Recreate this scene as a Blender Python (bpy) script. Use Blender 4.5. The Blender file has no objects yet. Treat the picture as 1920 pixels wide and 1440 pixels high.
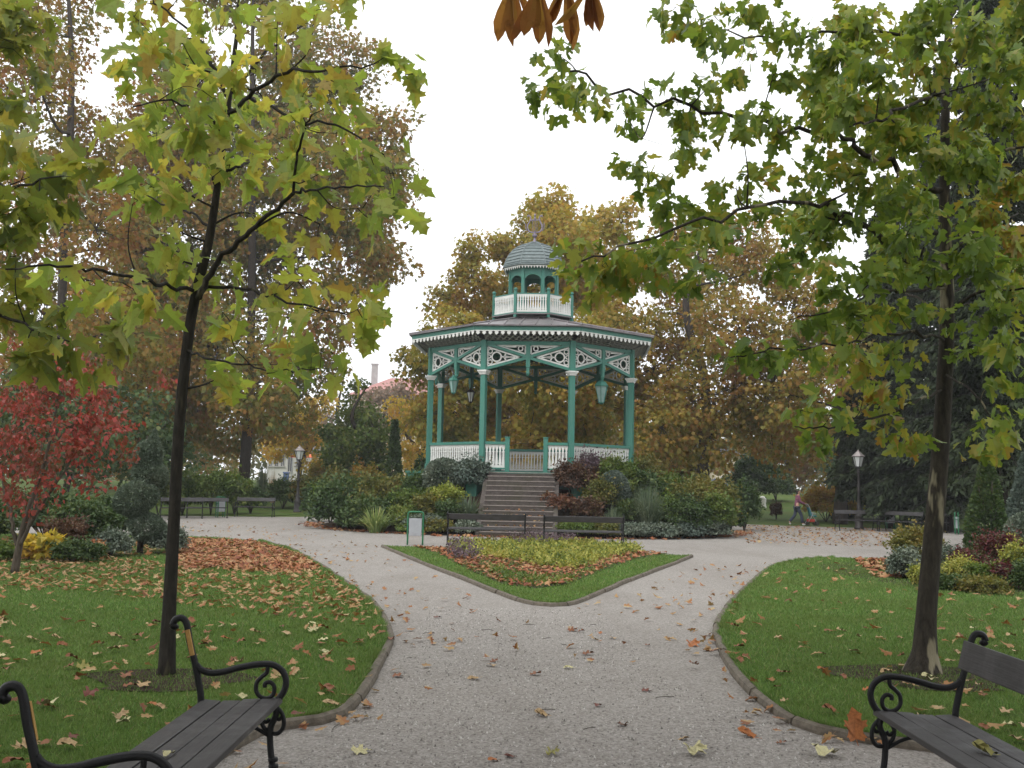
import bpy, math, random
import numpy as np
from mathutils import Vector, Matrix
R = math.radians
sc = bpy.context.scene
COL = sc.collection
rng = np.random.default_rng(7)
random.seed(7)

# ------------------------------------------------------------------ camera
F, H, PITCH, ROLL = 1941.0, 1.65, R(5.53), R(1.1)
fw = np.array([0, math.cos(PITCH), math.sin(PITCH)])
r0 = np.array([1.0, 0, 0]); u0 = np.array([0, -math.sin(PITCH), math.cos(PITCH)])
rt = math.cos(ROLL) * r0 + math.sin(ROLL) * u0
up = -math.sin(ROLL) * r0 + math.cos(ROLL) * u0
cam = bpy.data.cameras.new("camera"); co = bpy.data.objects.new("camera", cam); COL.objects.link(co)
cam.sensor_fit = 'HORIZONTAL'; cam.sensor_width = 36; cam.lens = 36 * F / 1920
cam.clip_end = 3000; cam.clip_start = 0.05
M = Matrix.Identity(4)
for i in range(3):
    M[i][0], M[i][1], M[i][2] = rt[i], up[i], -fw[i]
M[2][3] = H
co.matrix_world = M
sc.camera = co

def ray(px, py): return fw * F + rt * (px - 960) + up * (720 - py)
def W(px, py, D):                       # world point seen at a photo pixel, D metres ahead
    d = ray(px, py); t = D / d[1]
    return np.array([d[0] * t, D, H + d[2] * t])
def G(px, py, z=0.0):                   # world point on the level ground under a photo pixel
    d = ray(px, py); t = (z - H) / d[2]
    return np.array([d[0] * t, d[1] * t, z])

# ------------------------------------------------------------------ terrain height
GC = np.array([0.78, 40.0])             # bandstand centre
MC = np.array([0.65, 40.2])
def sst(a, b, x):
    t = np.clip((x - a) / (b - a), 0, 1); return t * t * (3 - 2 * t)
def gh(x, y):
    x = np.asarray(x, float); y = np.asarray(y, float)
    r = np.hypot(x - MC[0], y - MC[1])
    m = 1.62 * (1 - sst(3.4, 8.0, r))
    return m + 1.25 * sst(49, 78, y) + 0.10 * np.sin(x * .13 + 1) * np.sin(y * .1) * sst(52, 70, y)

# ------------------------------------------------------------------ objects
def tag(o, label=None, cat=None, group=None, kind=None):
    if label: o['label'] = label
    if cat: o['category'] = cat
    if group: o['group'] = group
    if kind: o['kind'] = kind
    return o
def thing(name, label, cat, loc=(0, 0, 0), rz=0, group=None):
    o = bpy.data.objects.new(name, None); COL.objects.link(o)
    o.empty_display_size = .1
    o.location = loc; o.rotation_euler = (0, 0, rz)
    return tag(o, label, cat, group)
def link(name, me, mat=None, parent=None, smooth=False):
    o = bpy.data.objects.new(name, me); COL.objects.link(o)
    if mat is not None:
        for m in (mat if isinstance(mat, (list, tuple)) else [mat]): me.materials.append(m)
    if smooth:
        me.polygons.foreach_set('use_smooth', np.ones(len(me.polygons), bool))
    if parent is not None: o.parent = parent
    return o
def copy_tree(o, parent=None):
    c = o.copy(); COL.objects.link(c)
    if parent is not None: c.parent = parent
    for ch in list(o.children): copy_tree(ch, c)
    return c
def np_mesh(name, V, loops, totals):
    me = bpy.data.meshes.new(name)
    V = np.ascontiguousarray(V, np.float32)
    me.vertices.add(len(V)); me.vertices.foreach_set('co', V.ravel())
    me.loops.add(len(loops)); me.loops.foreach_set('vertex_index', np.ascontiguousarray(loops, np.int32))
    st = np.concatenate([[0], np.cumsum(totals)[:-1]]).astype(np.int32)
    me.polygons.add(len(totals)); me.polygons.foreach_set('loop_start', st)
    try: me.polygons.foreach_set('loop_total', np.asarray(totals, np.int32))
    except Exception: pass
    me.update(calc_edges=True)
    return me

class MB:
    def __init__(s): s.v = []; s.f = []
    def add(s, vs, fs):
        b = len(s.v); s.v += [tuple(float(c) for c in p) for p in vs]; s.f += [tuple(b + i for i in f) for f in fs]; return s
    def box(s, c, d, rz=0, M3=None):
        x, y, z = d[0] / 2, d[1] / 2, d[2] / 2
        P = np.array([(-x, -y, -z), (x, -y, -z), (x, y, -z), (-x, y, -z), (-x, -y, z), (x, -y, z), (x, y, z), (-x, y, z)])
        if rz:
            cz, sz = math.cos(rz), math.sin(rz); P = P @ np.array([[cz, sz, 0], [-sz, cz, 0], [0, 0, 1]])
        if M3 is not None: P = P @ np.array(M3)
        return s.add(P + np.array(c), [(0, 3, 2, 1), (4, 5, 6, 7), (0, 1, 5, 4), (1, 2, 6, 5), (2, 3, 7, 6), (3, 0, 4, 7)])
    def bar(s, p, q, w, t, nrm=(0, 0, 1)):           # box along p->q, width w across, thickness t along nrm
        p = np.array(p, float); q = np.array(q, float); d = q - p; L = np.linalg.norm(d); d /= L
        n = np.array(nrm, float); n -= d * n.dot(d); n /= np.linalg.norm(n)
        b = np.cross(n, d)
        return s.box((p + q) / 2, (L, w, t), M3=[d, b, n])
    def tube(s, pts, rad, n=8, cap=True):
        pts = np.array(pts, float); m = len(pts)
        rad = np.full(m, rad, float) if np.isscalar(rad) else np.array(rad, float)
        T = np.gradient(pts, axis=0); T /= np.linalg.norm(T, axis=1)[:, None] + 1e-9
        a = np.array([0, 0, 1.0]) if abs(T[0][2]) < .9 else np.array([1.0, 0, 0])
        vs = []
        for i in range(m):
            a = a - T[i] * a.dot(T[i]); a /= np.linalg.norm(a) + 1e-9
            b = np.cross(T[i], a)
            for k in range(n):
                an = 2 * math.pi * k / n
                vs.append(pts[i] + rad[i] * (math.cos(an) * a + math.sin(an) * b))
        fs = [(i * n + k, i * n + (k + 1) % n, (i + 1) * n + (k + 1) % n, (i + 1) * n + k) for i in range(m - 1) for k in range(n)]
        if cap: fs += [tuple(range(n))[::-1], tuple((m - 1) * n + k for k in range(n))]
        return s.add(vs, fs)
    def lathe(s, prof, n=16, c=(0, 0, 0), a0=0.0):    # profile (r, z)
        vs = [(c[0] + r * math.cos(a0 + 2 * math.pi * k / n), c[1] + r * math.sin(a0 + 2 * math.pi * k / n), c[2] + z) for r, z in prof for k in range(n)]
        m = len(prof)
        fs = [(i * n + k, i * n + (k + 1) % n, (i + 1) * n + (k + 1) % n, (i + 1) * n + k) for i in range(m - 1) for k in range(n)]
        fs += [tuple(range(n))[::-1], tuple((m - 1) * n + k for k in range(n))]
        return s.add(vs, fs)
    def prism(s, poly, o, ax, ay, t):                 # flat outline poly (2d) in axes ax, ay at o, thickness t
        o = np.array(o, float); ax = np.array(ax, float); ay = np.array(ay, float); nz = np.cross(ax, ay) * t / 2
        n = len(poly)
        vs = [o + ax * a + ay * b - nz for a, b in poly] + [o + ax * a + ay * b + nz for a, b in poly]
        fs = [tuple(range(n))[::-1], tuple(range(n, 2 * n))] + [(k, (k + 1) % n, n + (k + 1) % n, n + k) for k in range(n)]
        return s.add(vs, fs)
    def ring(s, c, ax, ay, r, w, t, n=16):            # flat ring, radial width w, thickness t
        c = np.array(c, float); ax = np.array(ax, float); ay = np.array(ay, float); nz = np.cross(ax, ay) * t / 2
        vs = []
        for k in range(n):
            d = ax * math.cos(2 * math.pi * k / n) + ay * math.sin(2 * math.pi * k / n)
            vs += [c + d * (r - w / 2) - nz, c + d * (r + w / 2) - nz, c + d * (r + w / 2) + nz, c + d * (r - w / 2) + nz]
        fs = [(4 * k + j, 4 * k + (j + 1) % 4, 4 * ((k + 1) % n) + (j + 1) % 4, 4 * ((k + 1) % n) + j) for k in range(n) for j in range(4)]
        return s.add(vs, fs)
    def mesh(s, name):
        me = bpy.data.meshes.new(name); me.from_pydata(s.v, [], s.f); me.update(); return me
    def build(s, name, mat, parent=None, smooth=False, bevel=0):
        o = link(name, s.mesh(name), mat, parent, smooth)
        if bevel:
            b = o.modifiers.new('bevel', 'BEVEL'); b.width = bevel; b.segments = 2; b.limit_method = 'ANGLE'
        return o

def spline(pts, n=8):                                 # Catmull-Rom through the points
    P = np.array(pts, float); P = np.vstack([2 * P[0] - P[1], P, 2 * P[-1] - P[-2]]); out = []
    for i in range(1, len(P) - 2):
        for k in range(n):
            t = k / n
            out.append(.5 * (2 * P[i] + (P[i + 1] - P[i - 1]) * t + (2 * P[i - 1] - 5 * P[i] + 4 * P[i + 1] - P[i + 2]) * t * t + (3 * P[i] - P[i - 1] - 3 * P[i + 1] + P[i + 2]) * t ** 3))
    out.append(P[-2]); return np.array(out)

# ------------------------------------------------------------------ materials
class NT:
    def __init__(s, name):
        s.m = bpy.data.materials.new(name); s.m.use_nodes = True; s.t = s.m.node_tree; s.t.nodes.clear()
        s.out = s.n('ShaderNodeOutputMaterial')
    def n(s, typ, **kw):
        nd = s.t.nodes.new(typ)
        for k, v in kw.items():
            if k.startswith('i_'):
                key = k[2:]; nd.inputs[int(key) if key.isdigit() else key].default_value = v
            else: setattr(nd, k, v)
        return nd
    def l(s, a, b): s.t.links.new(a, b)
    def noise(s, scale, detail=4, rough=.6, vec=None):
        nd = s.n('ShaderNodeTexNoise'); nd.inputs['Scale'].default_value = scale; nd.inputs['Detail'].default_value = detail; nd.inputs['Roughness'].default_value = rough
        if vec is not None: s.l(vec, nd.inputs['Vector'])
        return nd.outputs['Fac']
    def ramp(s, fac, stops, interp='LINEAR'):
        r = s.n('ShaderNodeValToRGB'); e = r.color_ramp; e.interpolation = interp
        while len(e.elements) < len(stops): e.elements.new(.5)
        for el, (p, c) in zip(e.elements, stops): el.position = p; el.color = (*c, 1) if len(c) == 3 else c
        s.l(fac, r.inputs[0]); return r.outputs[0]
    def math(s, op, a, b, clamp=False):
        nd = s.n('ShaderNodeMath'); nd.operation = op; nd.use_clamp = clamp
        for i, x in enumerate((a, b)):
            if isinstance(x, (int, float)): nd.inputs[i].default_value = x
            else: s.l(x, nd.inputs[i])
        return nd.outputs[0]
    def mix(s, f, a, b, mode='MIX'):
        nd = s.n('ShaderNodeMix'); nd.data_type = 'RGBA'; nd.blend_type = mode
        for i, x in ((0, f), (6, a), (7, b)):
            if isinstance(x, (int, float)): nd.inputs[i].default_value = x
            elif isinstance(x, tuple): nd.inputs[i].default_value = (*x, 1)
            else: s.l(x, nd.inputs[i])
        return nd.outputs[2]
    def obj(s): return s.n('ShaderNodeTexCoord').outputs['Object']
    def pos(s): return s.n('ShaderNodeNewGeometry').outputs['Position']
    def bump(s, h, strength=.5, dist=.02):
        b = s.n('ShaderNodeBump'); b.inputs['Strength'].default_value = strength; b.inputs['Distance'].default_value = dist
        s.l(h, b.inputs['Height']); return b.outputs[0]
    def princ(s, col, rough=.6, nrm=None, spec=.4, metal=0):
        p = s.n('ShaderNodeBsdfPrincipled')
        if isinstance(col, tuple): p.inputs['Base Color'].default_value = (*col, 1)
        else: s.l(col, p.inputs['Base Color'])
        if isinstance(rough, (int, float)): p.inputs['Roughness'].default_value = rough
        else: s.l(rough, p.inputs['Roughness'])
        p.inputs['Specular IOR Level'].default_value = spec; p.inputs['Metallic'].default_value = metal
        if nrm is not None: s.l(nrm, p.inputs['Normal'])
        return p.outputs[0]
    def done(s, sh): s.l(sh, s.out.inputs['Surface']); return s.m

def leafmat(name, cols, trans=.35, nscale=.5, rough=.5, mottle=0., spec=.3):
    t = NT(name); rnd = t.n('ShaderNodeNewGeometry').outputs['Random Per Island']
    nz = t.noise(nscale, 2, .5, t.pos())
    f = t.math('ADD', t.math('MULTIPLY', rnd, .62), t.math('MULTIPLY', t.math('SUBTRACT', nz, .5), 1.3))
    f = t.math('ADD', f, .19, True)
    n = len(cols)
    c = t.ramp(f, [(i / (n - 1), k) for i, k in enumerate(cols)])
    if mottle:
        sp = t.ramp(t.noise(22, 3, .6, t.pos()), [(.52, (0, 0, 0)), (.68, (1, 1, 1))])
        c = t.mix(t.math('MULTIPLY', sp, mottle), c, (.16, .07, .02))
    d = t.princ(c, rough, None, spec)
    tr = t.n('ShaderNodeBsdfTranslucent'); t.l(t.mix(1., c, (1.25, 1.2, .8), 'MULTIPLY'), tr.inputs[0])
    mx = t.n('ShaderNodeMixShader'); mx.inputs[0].default_value = trans
    t.l(d, mx.inputs[1]); t.l(tr.outputs[0], mx.inputs[2])
    return t.done(mx.outputs[0])
def plain(name, c1, c2, scale=6, rough=.6, bump=.2, spec=.35, metal=0, dist=.01, detail=5):
    t = NT(name); o = t.obj(); nz = t.noise(scale, detail, .65, o)
    col = t.ramp(nz, [(.3, c1), (.7, c2)])
    return t.done(t.princ(col, rough, t.bump(t.noise(scale * 4, 4, .6, o), bump, dist), spec, metal))
def barkmat(name, a, b, patch=None, amt=.5, rough=.85):
    t = NT(name); o = t.obj(); mp = t.n('ShaderNodeMapping'); mp.inputs['Scale'].default_value = (1, 1, .28); t.l(o, mp.inputs[0])
    nz = t.noise(26, 6, .7, mp.outputs[0]); col = t.ramp(nz, [(.32, a), (.68, b)])
    if patch:
        p = t.ramp(t.noise(5.5, 3, .55, mp.outputs[0]), [(amt, (0, 0, 0)), (amt + .05, (1, 1, 1))]); col = t.mix(p, col, patch)
    return t.done(t.princ(col, rough, t.bump(nz, .9, .02), .2))

MAT = {}
def m_paint(name, c, dirt, wear=.45, rough=.45):
    t = NT(name); o = t.obj()
    s1 = t.ramp(t.noise(3.5, 6, .7, o), [(wear, (0, 0, 0)), (wear + .3, (1, 1, 1))])
    c1 = t.mix(t.math('MULTIPLY', s1, .35), c, dirt)
    sp = t.ramp(t.noise(30, 3, .6, o), [(.62, (0, 0, 0)), (.72, (1, 1, 1))])
    c1 = t.mix(t.math('MULTIPLY', sp, .3), c1, dirt)
    return t.done(t.princ(c1, rough, t.bump(t.noise(18, 4, .6, o), .15, .01), .4))
MAT['green'] = m_paint('green_paint', (.038, .172, .130), (.08, .175, .145), .40)
MAT['white'] = m_paint('white_paint', (.66, .66, .63), (.33, .33, .29), .38)
MAT['lattice'] = m_paint('shaded_weathered_white_paint', (.33, .32, .29), (.15, .14, .12))  # worn white, darkened in colour to stand for the shadow under the eave
t = NT('roof_metal'); o = t.obj()
MAT['roof'] = t.done(t.princ(t.ramp(t.noise(2.5, 6, .7, o), [(.3, (.10, .085, .09)), (.7, (.20, .18, .185))]), .38, t.bump(t.noise(9, 4, .6, o), .25, .01), .5, .3))
t = NT('dome_slates'); o = t.obj()
MAT['dome'] = t.done(t.princ(t.ramp(t.noise(7, 6, .75, o), [(.3, (.062, .088, .088)), (.7, (.165, .20, .20))]), .45, t.bump(t.noise(25, 4, .6, o), .4, .01), .45))
MAT['finial'] = plain('finial_metal', (.16, .13, .17), (.25, .22, .27), 9, .5, .1, .4, .4)
t = NT('stone_steps'); o = t.obj()
c = t.ramp(t.noise(6, 7, .75, o), [(.28, (.046, .038, .034)), (.72, (.105, .088, .079))])
c = t.mix(t.ramp(t.noise(1.3, 3, .6, o), [(.45, (0, 0, 0)), (.7, (.6, .6, .6))]), c, (.055, .055, .030))
MAT['stone'] = t.done(t.princ(c, .85, t.bump(t.noise(40, 5, .7, o), .6, .02), .2))
MAT['stone_edge'] = plain('stone_nosing', (.15, .125, .11), (.27, .235, .21), 7, .8, .4, .2)
MAT['iron'] = plain('black_cast_iron', (.0035, .0035, .004), (.009, .009, .010), 30, .5, .35, .28, 0, .006)
t = NT('bench_boards'); o = t.obj(); mp = t.n('ShaderNodeMapping'); mp.inputs['Scale'].default_value = (14, .6, 14); t.l(o, mp.inputs[0])
g = t.noise(6, 6, .65, mp.outputs[0])
c = t.ramp(g, [(.25, (.018, .016, .016)), (.75, (.050, .045, .045))])
wt = t.ramp(t.noise(3, 4, .6, o), [(.42, (0, 0, 0)), (.62, (1, 1, 1))])
c = t.mix(t.math('MULTIPLY', wt, .4), c, (.060, .058, .062))
MAT['slat'] = t.done(t.princ(c, t.ramp(wt, [(0, (.6, .6, .6)), (1, (.38, .38, .38))]), t.bump(g, .5, .006), .4))
MAT['rawwood'] = plain('bare_yellow_wood', (.30, .16, .04), (.45, .27, .08), 20, .7, .3)
MAT['bingreen'] = plain('green_bin_frame', (.015, .12, .05), (.025, .16, .07), 10, .4, .05)
MAT['bingrey'] = plain('grey_bin_sheet', (.30, .31, .33), (.38, .39, .41), 5, .45, .05, .4, .2)
MAT['dark'] = plain('dark_metal', (.018, .016, .015), (.035, .030, .028), 20, .5, .2)
MAT['lampglass'] = plain('milky_lamp_glass', (.50, .52, .50), (.62, .64, .62), 4, .2, .02, .5)
MAT['lanternglass'] = plain('pale_lantern_glass', (.19, .30, .28), (.29, .40, .38), 4, .2, .02, .5)
MAT['lamptop'] = plain('lamp_roof_metal', (.22, .19, .18), (.32, .29, .28), 6, .4, .1, .5, .3)
MAT['bark_plane'] = barkmat('young_plane_bark', (.010, .009, .007), (.036, .031, .024), (.075, .068, .042), .62)
MAT['bark_plane2'] = barkmat('mottled_plane_bark', (.014, .012, .009), (.055, .046, .034), (.22, .195, .13), .565)
MAT['bark_far'] = barkmat('brown_tree_bark', (.022, .017, .013), (.065, .052, .042))
MAT['bark_dark'] = barkmat('dark_conifer_bark', (.012, .009, .007), (.035, .027, .02))
MAT['bark_red'] = barkmat('dogwood_bark', (.045, .035, .026), (.10, .08, .06))

# gravel, turf, soil
t = NT('gravel'); p = t.pos()
big = t.noise(.35, 4, .6, p); mid = t.noise(2.2, 6, .7, p); fine = t.noise(38, 5, .85, p)
c = t.ramp(fine, [(.34, (.10, .086, .072)), (.5, (.25, .229, .205)), (.66, (.45, .42, .385))])
c = t.mix(t.math('MULTIPLY', t.ramp(mid, [(.35, (0, 0, 0)), (.75, (1, 1, 1))]), .40), c, (.155, .132, .108))
c = t.mix(t.math('MULTIPLY', t.ramp(big, [(.35, (0, 0, 0)), (.7, (1, 1, 1))]), .35), c, (.37, .347, .318))
vo = t.n('ShaderNodeTexVoronoi'); vo.inputs['Scale'].default_value = 60; t.l(p, vo.inputs['Vector'])
st = t.ramp(vo.outputs['Distance'], [(.0, (1, 1, 1)), (.55, (0, 0, 0))])
wn = t.n('ShaderNodeMapping'); wn.inputs['Scale'].default_value = (1.0, .22, 1); t.l(p, wn.inputs[0])
c = t.mix(t.math('MULTIPLY', t.ramp(t.noise(.9, 5, .7, wn.outputs[0]), [(.50, (0, 0, 0)), (.68, (1, 1, 1))]), .5), c, (.135, .115, .095))
gr_ = t.noise(17, 5, .9, p); c = t.mix(t.math('MULTIPLY', t.ramp(gr_, [(.36, (1, 1, 1)), (.47, (0, 0, 0))]), .32), c, (.075, .064, .053)); c = t.mix(t.math('MULTIPLY', t.ramp(gr_, [(.56, (0, 0, 0)), (.66, (1, 1, 1))]), .26), c, (.52, .49, .45))
c = t.mix(.38, c, t.ramp(vo.outputs['Color'], [(0, (.08, .07, .06)), (1, (.5, .47, .44))]))
MAT['gravel'] = t.done(t.princ(c, .9, t.bump(t.math('ADD', st, fine), .8, .012), .15))
def turf(name, a, b, d):
    t = NT(name); p = t.pos()
    c = t.ramp(t.noise(40, 4, .7, p), [(.3, a), (.7, b)])
    c = t.mix(t.math('MULTIPLY', t.ramp(t.noise(.8, 4, .65, p), [(.4, (0, 0, 0)), (.7, (1, 1, 1))]), .6), c, d)
    return t.done(t.princ(c, .9, t.bump(t.noise(60, 4, .7, p), .8, .03), .1))
MAT['turf'] = turf('lawn_turf', (.040, .075, .010), (.090, .155, .022), (.075, .095, .018))
MAT['farturf'] = turf('far_grass', (.045, .085, .016), (.085, .140, .03), (.10, .085, .03))
MAT['soil'] = plain('dark_soil', (.022, .015, .010), (.060, .043, .030), 5, .95, .9, .1, 0, .05)
t = NT('kerb_concrete'); p = t.pos()
c = t.ramp(t.noise(9, 6, .75, p), [(.28, (.060, .050, .038)), (.7, (.175, .150, .118))])
MAT['kerb'] = t.done(t.princ(c, .85, t.bump(t.noise(60, 5, .7, p), .6, .01), .2))
t = NT('grass_blades'); g = t.n('ShaderNodeNewGeometry'); rnd = g.outputs['Random Per Island']
c = t.ramp(rnd, [(0, (.070, .135, .028)), (.5, (.122, .222, .046)), (.85, (.170, .272, .062)), (1, (.26, .245, .11))])
c = t.mix(t.math('MULTIPLY', t.ramp(t.noise(.7, 4, .6, g.outputs['Position']), [(.42, (0, 0, 0)), (.66, (1, 1, 1))]), .65), c, (.115, .155, .034))
d = t.princ(c, .6, None, .25); tr = t.n('ShaderNodeBsdfTranslucent'); t.l(c, tr.inputs[0]); mx = t.n('ShaderNodeMixShader'); mx.inputs[0].default_value = .3
t.l(d, mx.inputs[1]); t.l(tr.outputs[0], mx.inputs[2]); MAT['blades'] = t.done(mx.outputs[0])

LM = {}
LM['near_left'] = leafmat('yellow_green_plane_leaves', [(0.134, 0.201, 0.049), (0.213, 0.299, 0.061), (0.281, 0.360, 0.073), (0.354, 0.390, 0.083), (0.451, 0.390, 0.079), (0.329, 0.207, 0.061)], 0.58, .9, .45, .35)
LM['near_right'] = leafmat('green_plane_leaves', [(0.078, 0.127, 0.028), (0.110, 0.181, 0.033), (0.156, 0.233, 0.039), (0.220, 0.285, 0.046), (0.311, 0.298, 0.052), (0.311, 0.181, 0.039)], 0.5, .7, .38, .15)
LM['edge_left'] = leafmat('olive_plane_leaves', [(0.086, 0.127, 0.034), (0.155, 0.201, 0.044), (0.218, 0.259, 0.051), (0.310, 0.310, 0.057), (0.368, 0.287, 0.057)], 0.5, .9, .45, .4)
LM['rust'] = leafmat('rust_and_olive_leaves', [(0.095, 0.112, 0.022), (0.168, 0.162, 0.031), (0.246, 0.179, 0.036), (0.291, 0.146, 0.036), (0.235, 0.095, 0.034)], 0.45, .35, .6)
LM['rustgreen'] = leafmat('dull_green_and_rust_leaves', [(0.073, 0.104, 0.022), (0.134, 0.152, 0.029), (0.232, 0.189, 0.039), (0.305, 0.183, 0.044), (0.305, 0.128, 0.041)], 0.42, .3, .6)
LM['gold'] = leafmat('golden_olive_leaves', [(0.176, 0.198, 0.033), (0.286, 0.270, 0.046), (0.374, 0.303, 0.053), (0.418, 0.264, 0.053), (0.319, 0.165, 0.044)], 0.45, .3, .6)
LM['brown'] = leafmat('brown_orange_leaves', [(.115, .13, .025), (.20, .185, .032), (.28, .21, .038), (.30, .165, .036), (.22, .10, .032)], 0.45, .4, .6)
LM['yellow'] = leafmat('bright_yellow_leaves', [(0.314, 0.285, 0.048), (0.475, 0.361, 0.057), (0.551, 0.342, 0.057), (0.475, 0.237, 0.048)], 0.45, .5, .6)
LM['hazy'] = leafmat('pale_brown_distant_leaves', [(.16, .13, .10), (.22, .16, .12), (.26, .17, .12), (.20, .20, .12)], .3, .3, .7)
LM['darkgreen'] = leafmat('dark_green_leaves', [(0.023, 0.048, 0.016), (0.040, 0.075, 0.023), (0.063, 0.103, 0.029), (0.115, 0.138, 0.034)], 0.25, .6, .5)
LM['midgreen'] = leafmat('mid_green_leaves', [(0.046, 0.086, 0.021), (0.081, 0.132, 0.025), (0.127, 0.178, 0.034), (0.196, 0.196, 0.046)], 0.3, .8, .5)
LM['olive'] = leafmat('olive_shrub_leaves', [(.06, .08, .02), (.11, .125, .03), (.17, .155, .035), (.22, .15, .04)], .3, .8, .55)
LM['lime'] = leafmat('lime_leaves', [(.10, .14, .03), (.19, .24, .045), (.31, .34, .07), (.42, .40, .11)], .35, 1.2, .5)
LM['greygreen'] = leafmat('grey_green_needles', [(.060, .085, .060), (.10, .13, .095), (.15, .18, .135), (.20, .22, .16)], .15, 1.5, .6)
LM['bluegrey'] = leafmat('blue_grey_needles', [(0.045, 0.071, 0.055), (0.076, 0.106, 0.086), (0.111, 0.146, 0.116), (0.161, 0.192, 0.151)], 0.15, 1.5, .6)
LM['redbrown'] = leafmat('red_brown_leaves', [(0.040, 0.031, 0.022), (0.076, 0.042, 0.028), (0.112, 0.053, 0.032), (0.104, 0.094, 0.030)], 0.25, 1.2, .55)
LM['crimson'] = leafmat('crimson_leaves', [(.045, .016, .018), (.085, .022, .026), (.13, .03, .032), (.08, .085, .03), (.06, .09, .03)], .25, 1.5, .55)
LM['scarlet'] = leafmat('scarlet_leaves', [(.075, .080, .030), (.14, .075, .034), (.19, .062, .040), (.28, .060, .046), (.42, .072, .062), (.24, .050, .040)], 0.35, 1.1, .5)
LM['conifer'] = leafmat('dark_conifer_needles', [(.008, .015, .005), (.015, .026, .008), (.023, .036, .011), (.036, .050, .015)], .05, .8, .7)
LM['purple'] = leafmat('faded_purple_flowers', [(.07, .045, .06), (.12, .08, .10), (.17, .13, .14)], .2, 2, .7)
LM['sword'] = leafmat('pale_sword_leaves', [(.10, .16, .05), (.17, .24, .08), (.26, .32, .12), (.38, .33, .14)], .3, 1.5, .5)
LM['bluegrass'] = leafmat('blue_green_blades', [(.055, .085, .055), (.09, .125, .08), (.14, .18, .11), (.20, .21, .13)], .25, 1.5, .5)
LM['tan'] = leafmat('tan_plumes', [(.25, .17, .10), (.38, .27, .17), (.48, .36, .24)], .3, 1.5, .7)
LM['chestnut'] = leafmat('brown_chestnut_leaves', [(.20, .07, .03), (.30, .12, .04), (.40, .19, .06), (.42, .27, .07)], .4, 6, .5, .7)
LM['litter'] = leafmat('fallen_leaves', [(.12, .050, .024), (.21, .080, .032), (.29, .13, .050), (.34, .21, .090), (.40, .30, .15), (.18, .07, .030)], 0.15, 1.3, .65, .3)
LM['litterred'] = leafmat('red_orange_fallen_leaves', [(.085, .032, .018), (.17, .050, .024), (.27, .085, .032), (.34, .15, .062), (.40, .25, .12), (.13, .040, .024)], .15, 1.6, .65, .2)
LM['woods'] = leafmat('far_woods_leaves', [(0.060, 0.078, 0.030), (0.108, 0.120, 0.042), (0.168, 0.144, 0.054), (0.192, 0.120, 0.060)], 0.3, .06, .7)
LM['cover'] = leafmat('yellow_green_cover_leaves', [(.05, .085, .02), (.12, .16, .03), (.25, .27, .05), (.37, .36, .08), (.42, .34, .10)], .3, 1.4, .6)
LM['rustred'] = leafmat('rust_red_shrub_leaves', [(.06, .036, .024), (.115, .052, .032), (.165, .066, .036), (.11, .085, .034)], .25, 1.2, .55)
LM['topiary'] = leafmat('clipped_conifer_needles', [(.050, .074, .050), (.085, .118, .080), (.13, .17, .118), (.18, .21, .15)], .12, 1.5, .6)
# ------------------------------------------------------------------ leaves
def halves(outline):
    """two leaf halves folded along the midrib; outline = right-hand side points from base to tip (x >= 0)"""
    n = len(outline); V = []; 
    zf = lambda x, y: .16 * abs(x) - .22 * y * y
    base, tip = outline[0], outline[-1]
    mids = [(0, base[1] + (tip[1] - base[1]) * k / 3) for k in (1, 2)]
    for sg in (1, -1):
        V += [(sg * x, y, zf(x, y)) for x, y in outline] + [(0, y, zf(0, y)) for _, y in mids[::-1]]
    k = n + 2
    f1 = list(range(k)); f2 = [k + i for i in range(k)][::-1]
    return np.array(V, float), [f1, f2]
PLANE = halves([(0, 0), (.13, -.07), (.30, -.10), (.40, .02), (.52, .03), (.36, .17), (.30, .27), (.42, .36), (.58, .40), (.50, .48), (.56, .60), (.40, .58), (.24, .56), (.24, .70), (.31, .78), (.16, .84), (0, 1.05)])
PLANE2 = halves([(0, 0), (.16, -.10), (.34, -.04), (.50, .08), (.34, .20), (.36, .34), (.56, .46), (.48, .56), (.42, .68), (.22, .60), (.20, .76), (.22, .88), (0, 1.0)])
def stalk(t): return (np.concatenate([t[0], [(-.014, -.42, .05), (.014, -.42, .05), (.008, .02, 0), (-.008, .02, 0)]]), t[1] + [[len(t[0]) + i for i in range(4)]])
PLANE, PLANE2 = stalk(PLANE), stalk(PLANE2)
RHOMB = (np.array([(0, 0, 0), (.34, .45, .10), (0, 1, -.12), (-.34, .45, .10)], float), [[0, 1, 2, 3]])
STAR = (np.array([(0, 0, 0), (.42, .10, .06), (.26, .34, .05), (.50, .62, .02), (.16, .62, 0), (0, 1, -.15), (-.16, .62, 0), (-.50, .62, .02), (-.26, .34, .05), (-.42, .10, .06)], float), [list(range(10))])
NEEDLE = (np.array([(-.10, 0, 0), (.10, 0, 0), (0, 1, 0)], float), [[0, 1, 2]])
LEAFLET = halves([(0, 0), (.04, .05), (.09, .30), (.17, .60), (.20, .78), (.13, .92), (0, 1.03)])

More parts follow.
